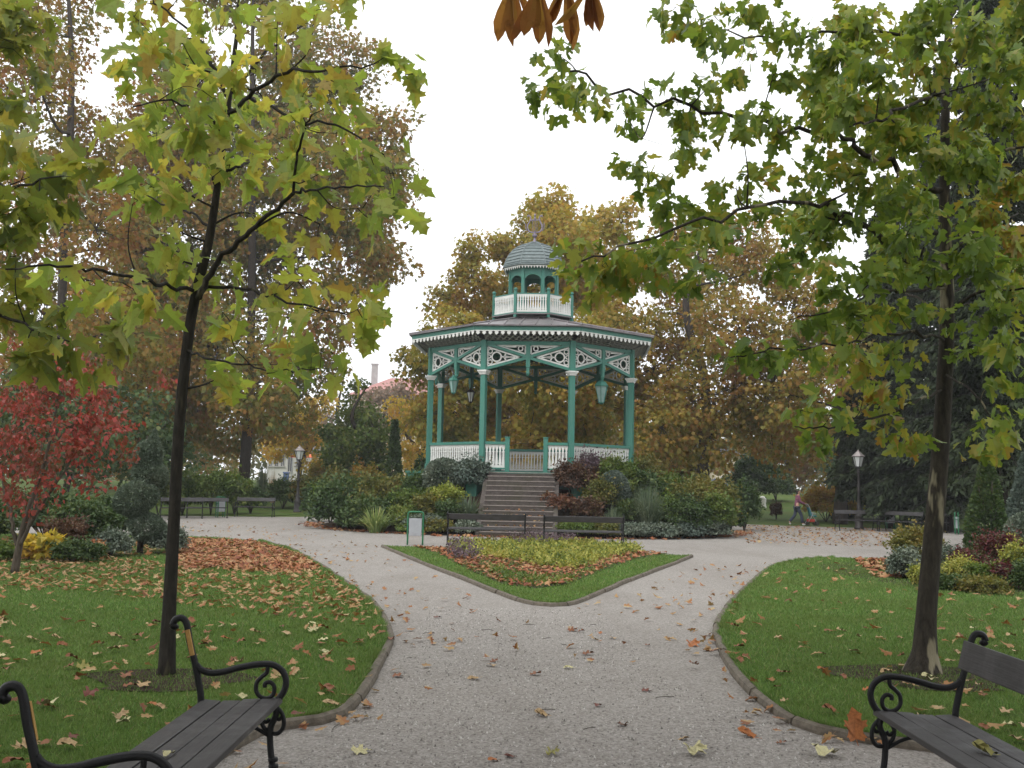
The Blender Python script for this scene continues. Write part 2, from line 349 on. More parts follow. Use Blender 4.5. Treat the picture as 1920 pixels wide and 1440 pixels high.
def unit(a): return a / (np.linalg.norm(a, axis=-1, keepdims=True) + 1e-9)
def scatter(name, P, T, N, S, tmpl, mat=None, parent=None, wx=1.0):
    """one mesh of many small leaves: position, tip direction, normal, size"""
    tv, tf = tmpl; P = np.asarray(P, float); T = unit(np.asarray(T, float)); N = np.asarray(N, float)
    N = unit(N - T * (N * T).sum(1, keepdims=True)); B = np.cross(T, N)
    S = np.asarray(S, float)[:, None, None]
    wx = np.asarray(wx, float)
    wx = wx[:, None, None] if wx.ndim else wx
    V = P[:, None, :] + S * (tv[None, :, 0:1] * wx * B[:, None, :] + tv[None, :, 1:2] * T[:, None, :] + tv[None, :, 2:3] * rng.uniform(.2, 2.4, (len(P), 1, 1)) * N[:, None, :])
    n, k = len(P), len(tv)
    lp = np.concatenate([np.array(f) for f in tf]); tt = np.array([len(f) for f in tf])
    loops = (np.arange(n)[:, None] * k + lp[None, :]).ravel()
    me = np_mesh(name, V.reshape(-1, 3), loops, np.tile(tt, n))
    return link(name, me, mat, parent)
def rdir(n): return unit(rng.normal(size=(n, 3)))

def leaf_frames(P, C, droop=.6, upb=.5):
    n = len(P); out = unit(P - C)
    T = out * .55 + np.array([0, 0, -droop]) + rng.normal(size=(n, 3)) * .55
    N = np.array([0, 0, upb]) + rng.normal(size=(n, 3)) * .6 + out * .35
    return T, N

def tree(name, label, base, trunk, radii, blobs, lmat, bmat, leaf=.25, dens=1., tmpl=STAR, sub=.8, per=40,
         limb=.35, group=None, droop=.6, parts=('trunk', 'crown'), extra=None, twig=.02, spread=.5, cat='tree', tn=8):
    """trunk: world polyline; blobs: (centre, radius) foliage masses, each hung on a limb grown from the trunk"""
    base = np.array(base, float); root = thing(name, label, cat, base, 0, group)
    mb = MB(); tr = spline(trunk, 5) - base; m = len(tr)
    rr = np.interp(np.linspace(0, 1, m), np.linspace(0, 1, len(radii)), radii)
    mb.tube(tr, rr, tn)
    sk = [tr[i] for i in range(m // 5, m)]
    skr = [rr[i] for i in range(m // 5, m)]
    for pts, ra, rb in (extra or []):
        q = spline(pts, 5) - base
        q[1:-1] += rng.normal(size=(len(q) - 2, 3)) * .012 * np.linalg.norm(q[-1] - q[0])*.5
        mb.tube(q, np.linspace(ra, rb, len(q)), 6); sk += list(q[2:]); skr += list(np.linspace(ra, rb, len(q))[2:])
    LP = []; LC = []
    for c, r in blobs:
        c = np.array(c, float) - base
        A = np.array(sk); d = np.linalg.norm(A - c, axis=1) + np.where(A[:, 2] > c[2] - .1 * r, 1.5 * r, 0) * .8
        i = int(np.argmin(d)); a = A[i]; ra = min(skr[i] * .6, max(.012, limb * .055 * np.linalg.norm(c - a) ** .7))
        mid = (a + c) / 2 + rng.normal(size=3) * .10 * np.linalg.norm(c - a) + np.array([0, 0, -.04 * np.linalg.norm(c - a)])
        q = spline([a, mid, c], 5); rq = np.linspace(ra, ra * .35, len(q))
        if np.linalg.norm(c - a) > .15: mb.tube(q, rq, 6)
        B = list(q[3:])
        sk += B; skr += list(rq[3:])
        ns = max(2, int(dens * 5.5 * (r / sub) ** 2.1))
        for _ in range(ns):
            dd = rdir(1)[0]; s = c + dd * r * rng.uniform(.25, 1) ** .6 * np.array([1, 1, .92])
            BB = np.array(B); j = int(np.argmin(np.linalg.norm(BB - s, axis=1)))
            if rng.random() < .75 and twig > 0:
                md = (BB[j] + s) / 2 + rng.normal(size=3) * .12 * sub
                mb.tube(np.array([BB[j], md, s]), [twig, twig * .7, twig * .35], 4, False)
            k = max(2, int(per * rng.uniform(.6, 1.4)))
            g = rdir(k) * (rng.random((k, 1)) ** .45) * sub * spread * 1.75 * np.array([1, 1, .66])
            LP.append(s + g); LC.append(np.repeat((s - dd * sub)[None], k, 0))
    mb.build(parts[0], bmat, root, True)
    P = np.concatenate(LP); C = np.concatenate(LC)
    T, N = leaf_frames(P, C, droop)
    scatter(parts[1], P, T, N, leaf * rng.uniform(.6, 1.2, len(P)), tmpl, lmat, root, rng.uniform(.75, 1.1, len(P)))
    return root

def pblobs(D, spec, dz, k=1):
    """photo-pixel foliage masses -> world blobs spread in depth inside a crown of half-depth dz"""
    out = []; cx = np.mean([s[0] for s in spec]); hw = max(abs(s[0] - cx) for s in spec) + 1
    for x, y, r in spec:
        for _ in range(k):
            w = dz * math.sqrt(max(.05, 1 - ((x - cx) / hw) ** 2))
            d = D + rng.uniform(-w, w)
            p = W(x, y, d); out.append((p, r * D / F))
    return out

# ------------------------------------------------------------------ shrubs, built at ground positions
def shrub(style, px, D, top, wpx, label, name='shrub', lm=None, leaf=None, group=None, n=None, cat=None, squash=1., base=None):
    p = W(px, 900, D); x, y = p[0], D
    z0 = float(gh(x, y)) - .03
    zt = W(px, top, D)[2]; h = max(.18, zt - z0); w = wpx * D / F / 2
    root = thing(name, label, cat or name.replace('_', ' '), (x, y, z0), rng.uniform(0, 6), group)
    st = MB(); bz = h * .12
    if style in ('leafy', 'ball', 'cone', 'wispy', 'low'):
        for _ in range({'low': 4}.get(style, 7)):
            a = rng.uniform(0, 6.28); q = np.array([math.cos(a), math.sin(a), 0]) * w * rng.uniform(.2, .65)
            st.tube(spline([(0, 0, 0), q * .5 + [0, 0, h * .35], q + [0, 0, h * rng.uniform(.55, .8)]], 4), [.022] * 4 + [.016] * 4 + [.008], 5)
        st.build('stem', MAT['bark_far'], root, True)
    if style in ('leafy', 'wispy', 'low', 'ball', 'cone'):
        leaf = leaf or .10
        area = 4 * math.pi * ((w * w + 2 * w * h / 2) / 3)
        n = n or int({'leafy': 3.4, 'wispy': 1.8, 'low': 3.0, 'ball': 3.4, 'cone': 3.2}[style] * area / (leaf * leaf * .30))
        n = min(max(n, 150), 9000)
        d = rdir(n)
        d[:, 2] = np.where(d[:, 2] < -.35, -d[:, 2], d[:, 2])
        d[:, :2] *= np.where(d[:, 2:] < 0, (1 - .25 * d[:, 2:] ** 2) / np.sqrt(1 - d[:, 2:] ** 2 + .02), 1.0)
        ph = rng.uniform(0, 6.28, 6); fr = rng.normal(size=(6, 3)) * 4.5
        lump = sum(np.sin((d * fr[i]).sum(1) + ph[i]) for i in range(6)) / 6
        amp = {'leafy': .55, 'wispy': .7, 'low': .55, 'ball': .05, 'cone': .08}[style]
        rad = (1 + amp * lump) * (rng.uniform(.25, 1, n) ** {'leafy': .42, 'wispy': .6, 'low': .45, 'ball': .16, 'cone': .2}[style])
        if style == 'cone':
            t_ = rng.uniform(0, 1, n) ** 1.3; a = rng.uniform(0, 6.28, n)
            rr_ = (w * (1 - t_) ** .8 * (1 + .12 * np.sin(a * 3 + t_ * 9)) + .02) * rng.uniform(.45, 1, n) ** .3
            P = np.stack([np.cos(a) * rr_, np.sin(a) * rr_, h * (.03 + .97 * t_)], 1)
            out = unit(np.stack([np.cos(a), np.sin(a), np.full(n, .5)], 1))
        else:
            cz = h * .5; P = d * rad[:, None] * np.array([w, w, h * .5]) + np.array([0, 0, cz]); P[:, 2] = np.maximum(P[:, 2], .03); out = d
        if style in ('ball', 'cone'):
            T = out + rng.normal(size=(n, 3)) * .55 + np.array([0, 0, .35]); N = rng.normal(size=(n, 3))
        else:
            sh = rng.random(n) < .14; P[sh] = P[sh] * rng.uniform(1.0, 1.28, (int(sh.sum()), 1))
            T = out * .8 + rng.normal(size=(n, 3)) * .6 + np.array([0, 0, .15 if style == 'wispy' else -.15]); N = np.array([0, 0, .8]) + rng.normal(size=(n, 3)) * .55 + out * .5
        scatter('foliage', P, T, N, leaf * rng.uniform(.6, 1.25, n), RHOMB, lm, root)
    elif style in ('blades', 'sword'):
        n = n or {'blades': 420, 'sword': 130}[style]
        wd = {'blades': .012, 'sword': .030}[style]
        a = rng.uniform(0, 6.28, n); lean = rng.uniform(.05, 1, n) ** .8; L = h * rng.uniform(.7, 1.25, n)
        K = 6; t_ = np.linspace(0, 1, K)[None, :]
        b0 = rng.uniform(0, .25, n) * w
        hor = (b0[:, None] + (lean * w * 1.05)[:, None] * t_ ** 1.3)
        zz = (L[:, None] * (t_ - .62 * lean[:, None] ** 1.2 * t_ ** 2.6))
        cx, sx = np.cos(a)[:, None], np.sin(a)[:, None]
        C = np.stack([hor * cx, hor * sx, zz], 2)
        tw = a[:, None] + rng.normal(size=(n, 1)) * .5
        side = np.stack([-np.sin(tw), np.cos(tw), np.zeros_like(tw)], 2)
        ww = wd * (1 - t_ ** 2.2 * .92)[:, :, None] * (D / 30) ** .5
        V = np.stack([C - side * ww, C + side * ww], 2).reshape(-1, 3)
        i = (np.arange(n)[:, None] * 2 * K + np.arange(K - 1)[None, :] * 2)
        q = np.stack([i, i + 1, i + 3, i + 2], 2).reshape(-1)
        link('blades', np_mesh('blades', V, q, np.full(n * (K - 1), 4)), lm, root)
    return root

# ------------------------------------------------------------------ ground polygons
def inside(P, poly):
    x, y = P[:, 0], P[:, 1]; c = np.zeros(len(P), bool); n = len(poly)
    for i in range(n):
        x1, y1 = poly[i][:2]; x2, y2 = poly[i - 1][:2]
        k = ((y1 > y) != (y2 > y)) & (x < (x2 - x1) * (y - y1) / (y2 - y1 + 1e-12) + x1); c ^= k
    return c
def sheet(name, poly, z, mat, skirt=0.0, kind='structure'):
    n = len(poly); V = [(p[0], p[1], z) for p in poly]; mb = MB()
    if skirt:
        mb.add(V + [(p[0], p[1], z - skirt) for p in poly], [tuple(range(n))] + [(k, n + k, n + (k + 1) % n, (k + 1) % n) for k in range(n)])
    else: mb.add(V, [tuple(range(n))])
    o = mb.build(name, mat); o['kind'] = kind; return o
def in_poly(n, poly, bias=None):
    """n random points of a polygon, sampled so near points (small y) come up more often"""
    A = np.array([p[:2] for p in poly]); lo, hi = A.min(0), A.max(0); lo = np.maximum(lo, [-45, 2.2]); hi = np.minimum(hi, [45, 60]); out = []
    tot = 0
    while tot < n:
        k = n * 3
        X = rng.uniform(lo[0], hi[0], k)
        Y = rng.uniform(lo[1], hi[1], k) if bias is None else (lo[1] ** bias + rng.uniform(0, 1, k) * (hi[1] ** bias - lo[1] ** bias)) ** (1 / bias)
        P = np.stack([X, Y], 1); P = P[np.abs(X) < .58 * Y + 1.2]; P = P[inside(P, A)]; out.append(P); tot += len(P)
    return np.concatenate(out)[:n]
def kerb(name, path, r=.042, z=.025):
    """half-round concrete edging in metre lengths with open joints"""
    p = np.array([(a[0], a[1], 0) for a in path]); seg = np.linalg.norm(np.diff(p, axis=0), axis=1); s = np.concatenate([[0], np.cumsum(seg)])
    mb = MB(); L = s[-1]; nseg = max(1, int(L / 1.0))
    for k in range(nseg):
        t0, t1 = L * k / nseg + .006, L * (k + 1) / nseg - .006
        tt = np.linspace(t0, t1, 5); q = np.stack([np.interp(tt, s, p[:, 0]), np.interp(tt, s, p[:, 1])], 1)
        d = np.gradient(q, axis=0); d /= np.linalg.norm(d, axis=1)[:, None]; nn = np.stack([-d[:, 1], d[:, 0]], 1)
        jz = rng.normal() * .005; jo = rng.normal() * .006
        prof = [(-r, -.05), (-r, z), (-r * .75, z + .03), (0, z + .045), (r * .75, z + .03), (r, z), (r, -.05)]
        vs = [(q[i, 0] + nn[i, 0] * (u + jo), q[i, 1] + nn[i, 1] * (u + jo), w + jz) for i in range(5) for u, w in prof]
        m = len(prof); fs = [(i * m + j, i * m + j + 1, (i + 1) * m + j + 1, (i + 1) * m + j) for i in range(4) for j in range(m - 1)]
        fs += [tuple(range(m))[::-1], tuple(4 * m + j for j in range(m))]
        mb.add(vs, fs)
    o = mb.build(name, MAT['kerb']); o['kind'] = 'structure'; return o
def smooth2(pts, n=6): return [tuple(p) for p in spline([(a[0], a[1], 0) for a in pts], n)]
def blades_mesh(name, polys, counts, hgt=.030, zb=.03, bias=.1):
    V = []
    for poly, n in zip(polys, counts):
        P = in_poly(n, poly, bias); m = len(P); a = rng.uniform(0, 6.28, m)
        D = P[:, 1]; wd = .0030 * np.maximum(1, D / 6) ** .95; h = hgt * rng.uniform(.45, 1.25, m) * (1 + .012 * D)
        ln = rng.normal(size=(m, 2)) * .5 * h[:, None]
        b = np.stack([P[:, 0], P[:, 1], np.full(m, zb)], 1); sd = np.stack([np.cos(a), np.sin(a), np.zeros(m)], 1) * wd[:, None]
        tp = b + np.concatenate([ln, h[:, None]], 1)
        V.append(np.stack([b - sd, b + sd, tp], 1).reshape(-1, 3))
    V = np.concatenate(V); n = len(V) // 3
    o = link(name, np_mesh(name, V, np.arange(len(V)), np.full(n, 3)), MAT['blades'])
    return o

# leaf litter on level ground
def litter(name, P, z, mat, size=.17, label=None, tmpl=PLANE, cat='fallen leaves'):
    n = len(P); tv = tmpl[0].copy(); tv[:, 1] -= .45
    a = rng.uniform(0, 6.28, n)
    T = np.stack([np.cos(a), np.sin(a), rng.normal(size=n) * .22], 1); N = np.stack([rng.normal(size=n) * .28, rng.normal(size=n) * .28, np.where(rng.random(n) < .5, 1., -1.)], 1)
    zz = z if np.isscalar(z) else np.asarray(z)
    PP = np.stack([P[:, 0], P[:, 1], np.zeros(n) + zz + .012 + rng.uniform(0, .025, n)], 1)
    o = scatter(name, PP, T, N, size * rng.uniform(.55, 1.2, n), (tv, tmpl[1]), mat, None, rng.uniform(.45, 1., n))
    tag(o, label, cat, None, 'stuff'); return o
# ================================================================== SETTING
# ground: one sheet to the horizon
xs = np.unique(np.concatenate([np.linspace(-900, -80, 12), np.linspace(-80, 80, 81), np.linspace(80, 900, 12)]))
ys = np.unique(np.concatenate([np.linspace(-200, 20, 12), np.linspace(20, 110, 91), np.linspace(110, 1500, 14)]))
XX, YY = np.meshgrid(xs, ys); rM = np.hypot(XX - MC[0], YY - MC[1])
ZZ = np.where(rM < 8.2, 0, gh(XX, YY)); nx, ny = len(xs), len(ys)
i = (np.arange(ny - 1)[:, None] * nx + np.arange(nx - 1)[None, :]).ravel()
link('ground', np_mesh('ground', np.stack([XX.ravel(), YY.ravel(), ZZ.ravel()], 1), np.stack([i, i + 1, i + nx + 1, i + nx], 1).ravel(), np.full(len(i), 4)), MAT['farturf'], None, True)['kind'] = 'structure'

def circ(c, r, a0, a1, n): return [(c[0] + r * math.cos(R(a0 + (a1 - a0) * k / n)), c[1] + r * math.sin(R(a0 + (a1 - a0) * k / n))) for k in range(n + 1)]
gpoly = [(-60, -30), (60, -30), (60, 44.5), (24, 45.5), (16, 46.5), (12.5, 47.6), (9.5, 49.5)] + circ(MC, 11.4, 50, 128, 10) + [(-8.5, 48.6), (-9.5, 46.8), (-13, 45.6), (-20, 44.0), (-30, 42.5), (-60, 41)]
sheet('gravel_path', gpoly, .006, MAT['gravel'])

LK = [G(*p) for p in [(486, 1378), (560, 1365), (640, 1345), (690, 1285), (722, 1225), (730, 1195), (716, 1155), (690, 1125), (655, 1100), (618, 1074), (580, 1050), (540, 1030), (490, 1017)]]
LK = [(-1.72, 2.0), (-1.75, 4.0), (-1.73, 5.9)] + [tuple(p[:2]) for p in LK]
LKs = smooth2(LK)
lawnL = LKs + [(-8.2, 28.9), (-9.6, 29.2), (-13, 28.8), (-20, 28.2), (-32, 27.5), (-32, 2.0)]
RK = [G(*p) for p in [(1760, 1413), (1640, 1397), (1565, 1384), (1500, 1365), (1455, 1338), (1410, 1300), (1368, 1250), (1345, 1205), (1345, 1175), (1362, 1145), (1385, 1118), (1420, 1085), (1452, 1063), (1500, 1052), (1560, 1048)]]
RK = [(3.8, 2.0), (3.7, 4.5), (3.25, 6.1)] + [tuple(p[:2]) for p in RK]
RKs = smooth2(RK)
lawnR = RKs + [(9.5, 25.2), (14, 25.2), (32, 25.5), (32, 2.0)]
sheet('lawn', lawnL, .030, MAT['turf'], .05); sheet('lawn', lawnR, .030, MAT['turf'], .05)
kerb('kerb', LKs[:]); kerb('kerb', RKs[:])
IK = [tuple(G(*p)[:2]) for p in [(716, 1026), (740, 1036), (800, 1061), (870, 1088), (930, 1112), (975, 1129), (1015, 1137), (1060, 1137), (1095, 1127), (1150, 1103), (1215, 1077), (1270, 1056), (1297, 1045)]]
IKs = smooth2(IK, 4)
island = IKs + [(3.6, 25.6), (2.0, 26.2), (.2, 26.4), (-1.8, 26.4)]
sheet('bed_turf', island, .028, MAT['turf'], .05); kerb('kerb', IKs)
bedpx = [(768, 1027), (820, 1040), (880, 1072), (940, 1098), (1000, 1107), (1060, 1100), (1130, 1072), (1190, 1052), (1255, 1040)]
bed = [tuple(G(*p)[:2]) for p in bedpx] + [(2.9, 26.0), (0, 26.2), (-2.2, 26.2)]
sheet('bed_soil', bed, .036, MAT['soil'])
# small grass island by the benches at the far left bend
isl2 = smooth2([G(*p) for p in [(430, 967), (500, 968), (560, 965), (580, 962), (560, 958.5), (500, 957), (430, 958), (430, 967)]], 4)[:-1]
sheet('lawn', isl2, .03, MAT['farturf'], .04)
# planted mound of the bandstand
mv = [(MC[0], MC[1])]; mf = []; V = []; nr, na = 22, 72
for a in range(nr + 1):
    for k in range(na):
        r = 8.05 * a / nr; x = MC[0] + r * math.cos(2 * math.pi * k / na); y = MC[1] + r * math.sin(2 * math.pi * k / na)
        V.append((x, y, float(gh(x, y)) + .012 + (rng.uniform(-.05, .08) if 1 < a < nr - 1 else 0) - (.06 if a == nr else 0)))
mb = MB(); mb.add(V, [(a * na + k, a * na + (k + 1) % na, (a + 1) * na + (k + 1) % na, (a + 1) * na + k) for a in range(nr) for k in range(na)])
mo = mb.build('mound_soil', MAT['soil'], None, True); mo['kind'] = 'structure'
# soil beds on the lawns
bedL = [(-21, 19.4), (-10.8, 19.2), (-9.0, 20.0), (-7.6, 21.4), (-7.0, 23.0), (-7.6, 25), (-9, 26.5), (-21, 27)]
bedR = smooth2([(6.4, 21.5), (6.6, 19.2), (7.2, 17.6), (8.4, 16.7), (10, 16.3), (14, 16), (15, 22), (12, 24.5), (8.5, 24.3), (6.8, 23)], 4)
sheet('bed_soil', smooth2(bedL, 3), .036, MAT['soil']); sheet('bed_soil', bedR, .036, MAT['soil'])
# bare earth round the two near trunks
for px, py, w in ((312, 1280, .62), (1735, 1275, .8)):
    g = G(px, py); pl = [(g[0] + w * (1 + .25 * math.sin(3 * a) + .1 * rng.normal()) * math.cos(a), g[1] - .05 + .8 * w * math.sin(a)) for a in np.linspace(0, 6.28, 19)[:-1]]
    sheet('bare_soil', pl, .037, MAT['soil'])

# grass blades
o = blades_mesh('lawn_grass', [lawnL, lawnR, island], [190000, 150000, 26000])
tag(o, 'short mown green grass on the lawns', 'grass', None, 'stuff')

V = []
for K_, sd_, n in ((LKs, -1, 9000), (RKs, -1, 9000), (IKs, 1, 4000)):   # longer untrimmed tufts along the kerbs
    q = np.array(K_)[:, :2]; i_ = rng.integers(0, len(q) - 1, n); f_ = rng.random((n, 1)); P = q[i_] * (1 - f_) + q[i_ + 1] * f_; d_ = unit(q[i_ + 1] - q[i_]); nn = np.stack([-d_[:, 1], d_[:, 0]], 1)
    cl = .5 + .5 * np.sin(P[:, :1] * 9 + P[:, 1:] * 7); sgn = 1.0 if K_ is not RKs else -1.0
    P = P + nn * sgn * (.045 + np.abs(rng.normal(size=(n, 1))) * .03); a = rng.uniform(0, 6.28, n); wd = .003 * np.maximum(1, P[:, 1] / 6); h = rng.uniform(.03, .07, n) * (.6 + .7 * cl[:, 0])
    b_ = np.stack([P[:, 0], P[:, 1], np.full(n, .03)], 1); sv = np.stack([np.cos(a), np.sin(a), np.zeros(n)], 1) * wd[:, None]; tp_ = b_ + np.concatenate([rng.normal(size=(n, 2)) * .5 * h[:, None] - nn * sgn * .02, h[:, None]], 1)
    V.append(np.stack([b_ - sv, b_ + sv, tp_], 1).reshape(-1, 3))
V = np.concatenate(V); tag(link('edge_grass', np_mesh('edge_grass', V, np.arange(len(V)), np.full(len(V) // 3, 3)), MAT['blades']), 'longer grass tufts growing along the kerb edges', 'grass', None, 'stuff')

# ================================================================== BANDSTAND
gz = thing('bandstand', 'green and white octagonal wooden bandstand with domed cupola on planted mound', 'bandstand', (GC[0], GC[1], 0), R(-3.5))
RV = 4.05
def vtx(k, r, z=0): a = R(-90 - 22.5 + 45 * k); return np.array([r * math.cos(a), r * math.sin(a), z])
Z0, ZR, ZN = 2.09, 3.13, 6.11
# plinth and floor
mb = MB()
for z0_, z1_, r in ((1.2, 1.98, 4.22), (1.98, 2.09, 4.36)):
    mb.lathe([(r, z0_), (r, z1_)], 8, a0=R(22.5))
mb.build('plinth', MAT['green'], gz)
mb = MB().lathe([(4.1, 2.092), (4.1, 2.10)], 8, a0=R(22.5)); mb.build('floor', MAT['stone'], gz)
for k in range(8):
    v = vtx(k, RV); a = math.atan2(v[1], v[0])
    mb = MB(); mb.box((v[0], v[1], (Z0 + 5.56) / 2), (.19, .19, 5.56 - Z0), a); mb.box((v[0], v[1], 6.16), (.20, .20, 1.10), a)
    mb.box((v[0], v[1], 2.22), (.25, .25, .26), a)
    c = mb.build('column', MAT['green'], gz, False, .012)
    mb = MB(); mb.box((v[0], v[1], 5.565), (.30, .30, .05), a); mb.box((v[0], v[1], 5.615), (.36, .36, .05), a); mb.box((v[0], v[1], 5.51), (.25, .25, .05), a)
    mb.build('capital', MAT['white'], c)
    pv = vtx(k, 4.62); mb = MB(); mb.box((pv[0], pv[1], 1.55), (.42, .42, .9), a); mb.box((pv[0], pv[1], 2.04), (.50, .50, .08), a); mb.build('pedestal', MAT['green'], gz)
def profile_board(w, z0, z1):             # turned-baluster outline, flat sawn board
    h = z1 - z0
    pr = [(.5, 0), (.5, .10), (.26, .13), (.48, .17), (.40, .22), (.24, .50), (.20, .66), (.40, .70), (.20, .74), (.28, .78), (.44, .88), (.5, .92), (.5, 1)]
    return [(w * x, z0 + h * y) for x, y in pr] + [(-w * x, z0 + h * y) for x, y in pr[::-1]]
def rail_panel(p, q, z0, z1, pitch, wt, wm, rootp, name='railing', rail=.10, rw=.13):
    p = np.array(p); q = np.array(q); d = q - p; L = np.linalg.norm(d); d = d / L; n = max(2, round(L / pitch)); up_ = np.array([0, 0, 1.0])
    mb = MB(); w = L / n
    for i in range(n):
        o_ = p + d * (i + .5) * w; mb.prism(profile_board(w * .97, z0 + .05, z1 - rail), (o_[0], o_[1], 0), d, up_, wt)
    pnl = mb.build(name, wm, rootp)
    mb = MB()
    mb.bar((p[0], p[1], z1 - rail / 2), (q[0], q[1], z1 - rail / 2), rw, rail); mb.build('handrail', MAT['green'], pnl)
    mb = MB(); mb.bar((p[0], p[1], z0 + .025), (q[0], q[1], z0 + .025), rw * .7, .05); mb.build('bottom_rail', MAT['green'], pnl)
    return pnl
for k in range(8):
    a, b = vtx(k, RV), vtx(k + 1, RV); d = unit(b - a); L = np.linalg.norm(b - a); mid = (a + b) / 2; n_ = unit(mid); upv = np.array([0, 0, 1.0])
    a1, b1 = a + d * .10, b - d * .10
    if k == 0:
        for s_ in (-1, 1):
            e = mid + d * s_ * .67
            mb = MB(); mb.box((e[0], e[1], 2.68), (.16, .16, 1.18), math.atan2(d[1], d[0])); mb.box((e[0], e[1], 3.285), (.20, .20, .04), math.atan2(d[1], d[0]))
            mb.build('newel_post', MAT['green'], gz, False, .01)
            f_ = e + d * s_ * .08; rail_panel(*((a1, f_) if s_ < 0 else (f_, b1)), 2.17, ZR, .125, .03, MAT['white'], gz)
    else: rail_panel(a1, b1, 2.17, ZR, .125, .03, MAT['white'], gz)
    # truss frieze
    mb = MB()
    def P_(u, z, off=0.0): return mid + d * (u * L / 2) + n_ * off + upv * z
    mb.bar(P_(-.95, 6.615), P_(.95, 6.615), .13, .13)
    mb.bar(P_(-.95, 6.58), P_(0, 6.12), .10, .13, n_ ); mb.bar(P_(.95, 6.58), P_(0, 6.12), .10, .13, n_)
    mb.bar(P_(-.95, 5.70), P_(0, 6.105), .10, .13, n_); mb.bar(P_(.95, 5.70), P_(0, 6.105), .10, .13, n_)
    mb.box(P_(0, 6.16), (.15, .15, .80), math.atan2(d[1], d[0])); mb.box(P_(0, 5.70), (.11, .11, .24), math.atan2(d[1], d[0]))
    mb.lathe([(.06, 0), (.075, -.05), (.03, -.14)][::-1], 8, P_(0, 5.60))
    tr_ = mb.build('truss', MAT['green'], gz)
    mb = MB(); th = .03
    for s_ in (-1, 1):
        dx = d * s_
        def Q(u, z): return mid + dx * (u * L / 2) + upv * z
        # big triangle against the column
        A_, B_, C_ = Q(.925, 5.79), Q(.925, 6.47), Q(.20, 6.118)
        for p_, q_ in ((A_, B_), (B_, C_), (C_, A_)): mb.bar(p_, q_, .055, th, n_)
        mb.ring(Q(.72, 6.125), dx, upv, .165, .05, th, 18)
        for u, z, r in ((.865, 6.32, .075), (.865, 5.94, .075), (.895, 6.13, .06)): mb.ring(Q(u, z), dx, upv, r, .035, th, 12)
        for p_, q_ in ((Q(.72, 6.29), Q(.72, 6.36)), (Q(.72, 5.96), Q(.72, 5.88)), (Q(.615, 6.125), Q(.30, 6.118)), (Q(.55, 6.125), Q(.50, 6.27)), (Q(.55, 6.125), Q(.50, 5.98))): mb.bar(p_, q_, .045, th, n_)
        mb.prism([(0, -.05), (.30, -.012), (.30, .012), (0, .05)], Q(.55, 6.122), -dx, upv, th)
        # narrow upper triangle
        A_, B_, C_ = Q(.065, 6.53), Q(.065, 6.235), Q(.72, 6.53)
        for p_, q_ in ((A_, B_), (B_, C_), (C_, A_)): mb.bar(p_, q_, .05, th, n_)
        mb.ring(Q(.175, 6.425), dx, upv, .08, .04, th, 12)
        mb.prism([(0, -.03), (.25, -.03), (.55, .03), (0, .06)], Q(.27, 6.49), dx, upv, th)
    mb.build('fretwork', MAT['white'], tr_)
    # lattice cove up to the eave, fascia and scalloped valance
    e0, e1 = vtx(k, 4.80), vtx(k + 1, 4.80); ed = unit(e1 - e0); EL = np.linalg.norm(e1 - e0)
    mb = MB(); nl = 15
    for i in range(nl + 1):
        for s_ in (-1, 1):
            u0_, u1_ = i / nl, i / nl + s_ * .16
            u1c = min(1, max(0, u1_)); f_ = (u1c - u0_) / (u1_ - u0_)
            if f_ < .1: continue
            p_ = a + (b - a) * u0_; q_ = e0 + (e1 - e0) * u1c
            P1 = np.array([p_[0], p_[1], 6.70]); P2 = np.array([q_[0], q_[1], 6.98]); P2 = P1 + (P2 - P1) * f_
            mb.bar(P1 + n_ * .012 * s_, P2 + n_ * .012 * s_, .05, .012, (n_[0], n_[1], -2.2))
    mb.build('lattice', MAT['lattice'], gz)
    mb = MB(); mb.bar(e0 + upv * 7.045, e1 + upv * 7.045, .04, .14); fa = mb.build('fascia', MAT['green'], gz)
    pts = []; nt = 17; tw = EL / nt
    for i in range(nt):
        x0 = i * tw
        pts += [(x0 + tw * .04, -.03), (x0 + tw * .30, -.05), (x0 + tw * .16, -.085), (x0 + tw * .26, -.115), (x0 + tw * .5, -.165), (x0 + tw * .74, -.115), (x0 + tw * .84, -.085), (x0 + tw * .70, -.05), (x0 + tw * .96, -.03)]
    mb = MB()
    mb.prism([(0, .0)] + pts + [(EL, .0)], e0 + upv * 6.975 + n_ * .006, ed, upv, .022)
    mb.build('valance', MAT['white'], fa)
# roof
mb = MB()
mb.lathe([(4.93, 7.12), (4.93, 7.165), (1.30, 7.93), (1.30, 7.86), (4.80, 7.12)], 8, a0=R(22.5))
for k in range(8):
    a, b = vtx(k, 4.93, 7.175), vtx(k + 1, 4.93, 7.175); c, e = vtx(k, 1.3, 7.945), vtx(k + 1, 1.3, 7.945)
    mb.tube([a, c], .045, 6)
    for u in np.linspace(.14, .86, 6):
        p_ = a + (b - a) * u; d0 = abs(u - .5) * 2; mb.bar(p_, p_ + (((c + e) / 2) - ((a + b) / 2)) * min(1, (1 - d0) / (1 - .26) if d0 > .26 else 1), .03, .04)
mb.build('roof', MAT['roof'], gz)
# rafters below the roof seen from underneath
mb = MB()
for k in range(8):
    mb.bar(vtx(k, 4.0, 6.70), vtx(k + 4, 4.0, 6.70) * np.array([.0, .0, 1]), .10, .14); mb.bar(vtx(k, 4.6, 7.05), vtx(k, 1.2, 7.78), .09, .12)
mb.build('rafters', MAT['green'], gz)
